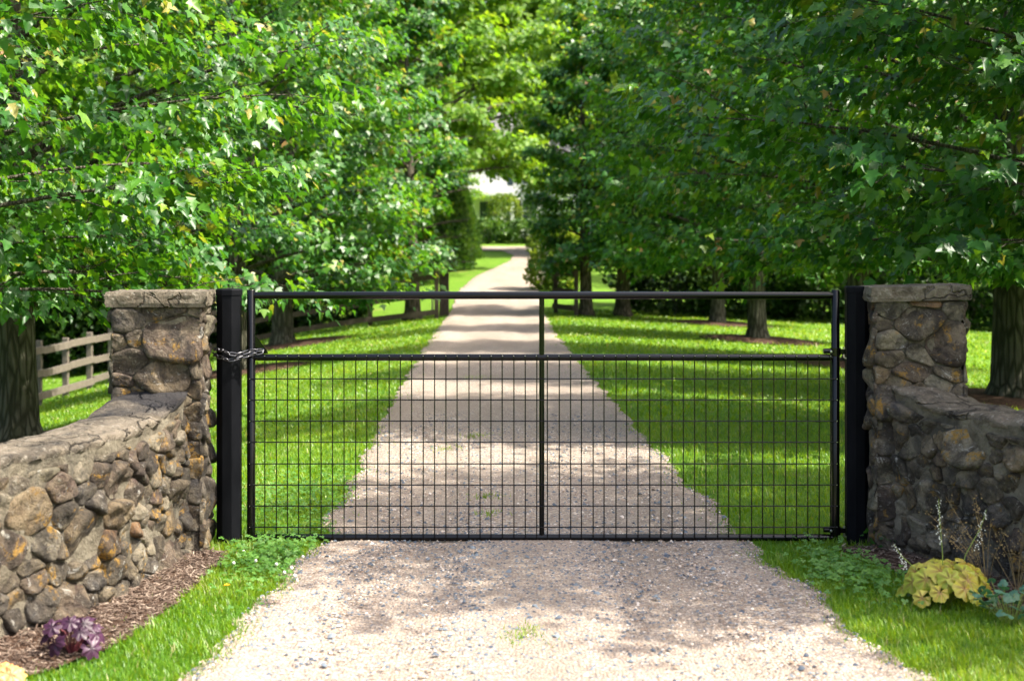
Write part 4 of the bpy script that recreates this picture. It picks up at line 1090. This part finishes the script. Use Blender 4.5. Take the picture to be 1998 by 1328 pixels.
for (px, py) in [(500,1098),(570,1113),(575,1128),(590,1090),(540,1105),(475,1080),(556,1122),(455,1103)]:
    o = fl if first else copy_tree(fl); first = False
    y = 1.5*2775/(py+18-490); o.location = ((px-999)/2775*y, y, gz(0,y)); o.rotation_euler = (0,0,random.uniform(0,6))
dn = empty('dandelion', ((443-999)/2775*6.15, 6.15, 0)); tag(dn, 'single yellow dandelion in the grass beside the left mulch bed', 'flower')
mb = MB(); mb.tube([(0,0,0),(0,0,.055)], .0015, 5); mb.build('stem', M['stem'], dn)
mb = MB()
for k in range(26):
    a = k*2.4; rr_ = .004+.010*(k/26); p = Vector((0,0,.056)); q = p+Vector((rr_*1.3*math.cos(a), rr_*1.3*math.sin(a), .007-.004*k/26)); s_ = Vector((-math.sin(a), math.cos(a), 0))*.002
    mb.add([p, q-s_, q+s_*1], [(0,1,2)])
ball(mb, (0,0,.058), .005, 8, 4, .6); mb.build('flower_head', M['fyellow'], dn)

# ------------------------------------------------------------------ bedding plants, every leaf its own part
def heuchera_mesh(seed, lobes=7, cut=.28):
    r = random.Random(seed); V = [(0,0,0)]; E = [0.0]; n = lobes*4
    for ring_, f in ((1,.5),(2,1.0)):
        for k in range(n+1):
            a = -PI*.92+2*PI*.92*k/n + PI/2*0; lob = abs(math.cos(a*lobes/2*1.0)); q = (1-cut+cut*lob)*(1+.06*r.uniform(-1,1)) if f == 1 else .72
            q *= (1-.12*abs(a)/PI)
            z = .045*math.sin(a*lobes)+(-.16 if f == 1 else .03)+.07*r.uniform(-1,1)
            V.append((f*q*math.sin(a)*.55, f*q*math.cos(a)*.55+.0, z*.6)); E.append(.18+.65*(1-lob)**.7 if f < 1 else .55+.45*(1-lob)**.5)
    F = [(0, 1+k, 2+k) for k in range(n)]; m = n+1
    for k in range(n): F += [(1+k, 1+m+k, 2+m+k), (1+k, 2+m+k, 2+k)]
    F = [f_[::-1] for f_ in F]
    return V, F, E
def heuchera(name, x, y, label, mat, stemm, nleaf, R, H, ls, seed, stalks=(), cut=.28):
    root = empty(name, (x, y, gz(x,y)+.02)); tag(root, label, 'plant'); r = random.Random(seed)
    meshes = []
    for k in range(5):
        V, F, E = heuchera_mesh(seed+k, 7, cut); me = npmesh('leaf', V, F, True, np.full(len(V), k/5+.1), E); me.materials.append(mat); meshes.append(me)
    for i in range(nleaf):
        u = (i+.5)/nleaf; a = i*2.399+r.uniform(-.3,.3); rad = R*math.sqrt(u)*r.uniform(.85,1.05); z = H*(1-u*u*.80)*r.uniform(.85,1.05)
        p = Vector((rad*math.cos(a), rad*math.sin(a), z))
        lf = link('leaf', meshes[i % 5], None, root); s_ = ls*r.uniform(.75,1.15)
        tilt = .35+.75*u; out = Vector((math.cos(a), math.sin(a), 0)); 
        N = (Vector((0,0,1))*math.cos(tilt)+out*math.sin(tilt)+Vector((r.uniform(-.5,.5), -.35+r.uniform(-.45,.3), r.uniform(-.2,.2)))).normalized(); A = (out-N*out.dot(N)).normalized(); B = A.cross(N)
        lf.matrix_basis = Matrix(((B.x,A.x,N.x,p.x),(B.y,A.y,N.y,p.y),(B.z,A.z,N.z,p.z),(0,0,0,1))) @ Matrix.Scale(s_, 4)
        mb = MB(); mb.tube([(0,0,-.02), (p.x*.4, p.y*.4, p.z*.75), tuple(p)], [.0022,.0018,.0014], 5, True, False); mb.build('leaf_stalk', stemm, root)
    for (dx, dy, h, lx) in stalks:
        mb = MB(); mb.tube([(dx*.3,dy*.3,0),(dx*.7,dy,h*.5),(dx+lx*.5,dy,h*.8),(dx+lx,dy,h)], [.0025,.002,.0015,.001], 6); st_ = mb.build('flower_stalk', M['stem'], root)
        mb = MB()
        for k in range(34):
            f = .55+.45*k/34; cz = h*f; cx = dx+lx*max(0,(f-.5)*2)**1.2; ball(mb, (cx+r.gauss(0,.007), dy+r.gauss(0,.007), cz), .0032*(1.2-f*.5), 5, 4)
        mb.build('florets', M['fwhite'], st_, 'stuff')
    return root
def atp(px, py): y = 1.5*2775/(py-490); return (px-999)/2775*y, y
x, y = atp(140, 1283); heuchera('purple_plant', x, y, 'purple-leaved plant low on the mulch at the foot of the left wall', M['vein_purple'], M['stemr'], 20, .125, .12, .08, 40, (), .36)
x, y = atp(1845, 1180); heuchera('yellow_plant', x, y, 'yellow-leaved plant with tall pale flower stalks at the foot of the right wall', M['yellow'], M['stem'], 36, .20, .15, .10, 60, ((-.02,.0,.43,-.01),(.13,.02,.38,.05),(-.16,0,.24,-.06)), .2)
x, y = atp(12, 1345); heuchera('peach_plant', x, y, 'plant with peach-orange leaves cut off by the bottom left corner of the photo', M['peach'], M['stem'], 12, .05, .05, .06, 80)
# blue-green foliage at the right edge
root = empty('columbine_plant', (*atp(1972, 1215), 0.02)); tag(root, 'blue-green leafy plant at the right edge beside the yellow-leaved plant', 'plant')
g_ = []
V, F, E = heuchera_mesh(91, 3); me = npmesh('leaf', V, F, True, np.full(len(V), .5), E); me.materials.append(M['blue_leaf'])
r = random.Random(5)
for i in range(46):
    a = i*2.399; rad = .15*math.sqrt((i+.5)/46); p = Vector((rad*math.cos(a), rad*math.sin(a), r.uniform(.03,.13)))
    lf = link('leaf', me, None, root); lf.location = p; lf.rotation_euler = (r.uniform(-.6,.8), r.uniform(-.6,.6), r.uniform(0,6)); s_ = r.uniform(.035,.055); lf.scale = (s_,s_,s_)
    mb = MB(); mb.tube([(p.x*.2,p.y*.2,-.02), tuple(p)], [.0015,.001], 4, True, False); mb.build('leaf_stalk', M['stem'], root)
# dry flower sprays leaning across the right wall
def spray(x, y, label, seed, h, n, leanx):
    r = random.Random(seed); root = empty('dry_flower_plant', (x, y, .02)); tag(root, label, 'plant')
    fl_ = MB()
    for i in range(n):
        a = r.uniform(0, 2*PI); L = h*r.uniform(.6,1.05); ex = leanx*L+r.gauss(0,.10); ey = r.gauss(0,.05)
        pts = [Vector((0,0,0)), Vector((ex*.35, ey*.4, L*.55)), Vector((ex, ey, L))]
        mb = MB(); mb.tube(pts, [.0014,.001,.0007], 4, True, False); mb.build('stem', M['stemb'], root)
        for k in range(16):
            f = r.uniform(.45,1); c = pts[1].lerp(pts[2], (f-.45)/.55); c = c+Vector((r.gauss(0,.016), r.gauss(0,.012), r.gauss(0,.01))); ball(fl_, tuple(c), r.uniform(.002,.0036), 5, 3)
    fl_.build('seed_heads', M['stemb'], root, 'stuff')
x, y = atp(1925, 1165); spray(x, y, 'wispy dry brown flower sprays crossing the stones above the yellow-leaved plant', 7, .42, 13, -.25)
x, y = atp(1985, 1168); spray(x, y, 'thin dry flower sprays rising at the right edge against the wall', 9, .34, 9, .05)
# small ivy tuft at the foot of the right pillar
root = empty('ivy_tuft', (1.86, 7.10, 0)); tag(root, 'small dark green ivy tuft between the right post and the pillar foot', 'plant')
for i in range(34):
    p = Vector((r.uniform(-.10,.06), r.uniform(-.12,.02), r.uniform(.01,.10)))
    lf = link('leaf', single_leaf_mesh('mid', i % 3, M['maple']), None, root); lf.location = p; lf.rotation_euler = (r.uniform(.2,1.2), r.uniform(-.6,.6), r.uniform(-3,3)); s_ = r.uniform(.025,.04); lf.scale = (s_,)*3
print('TRIS', sum(len(m.polygons) for m in bpy.data.meshes))
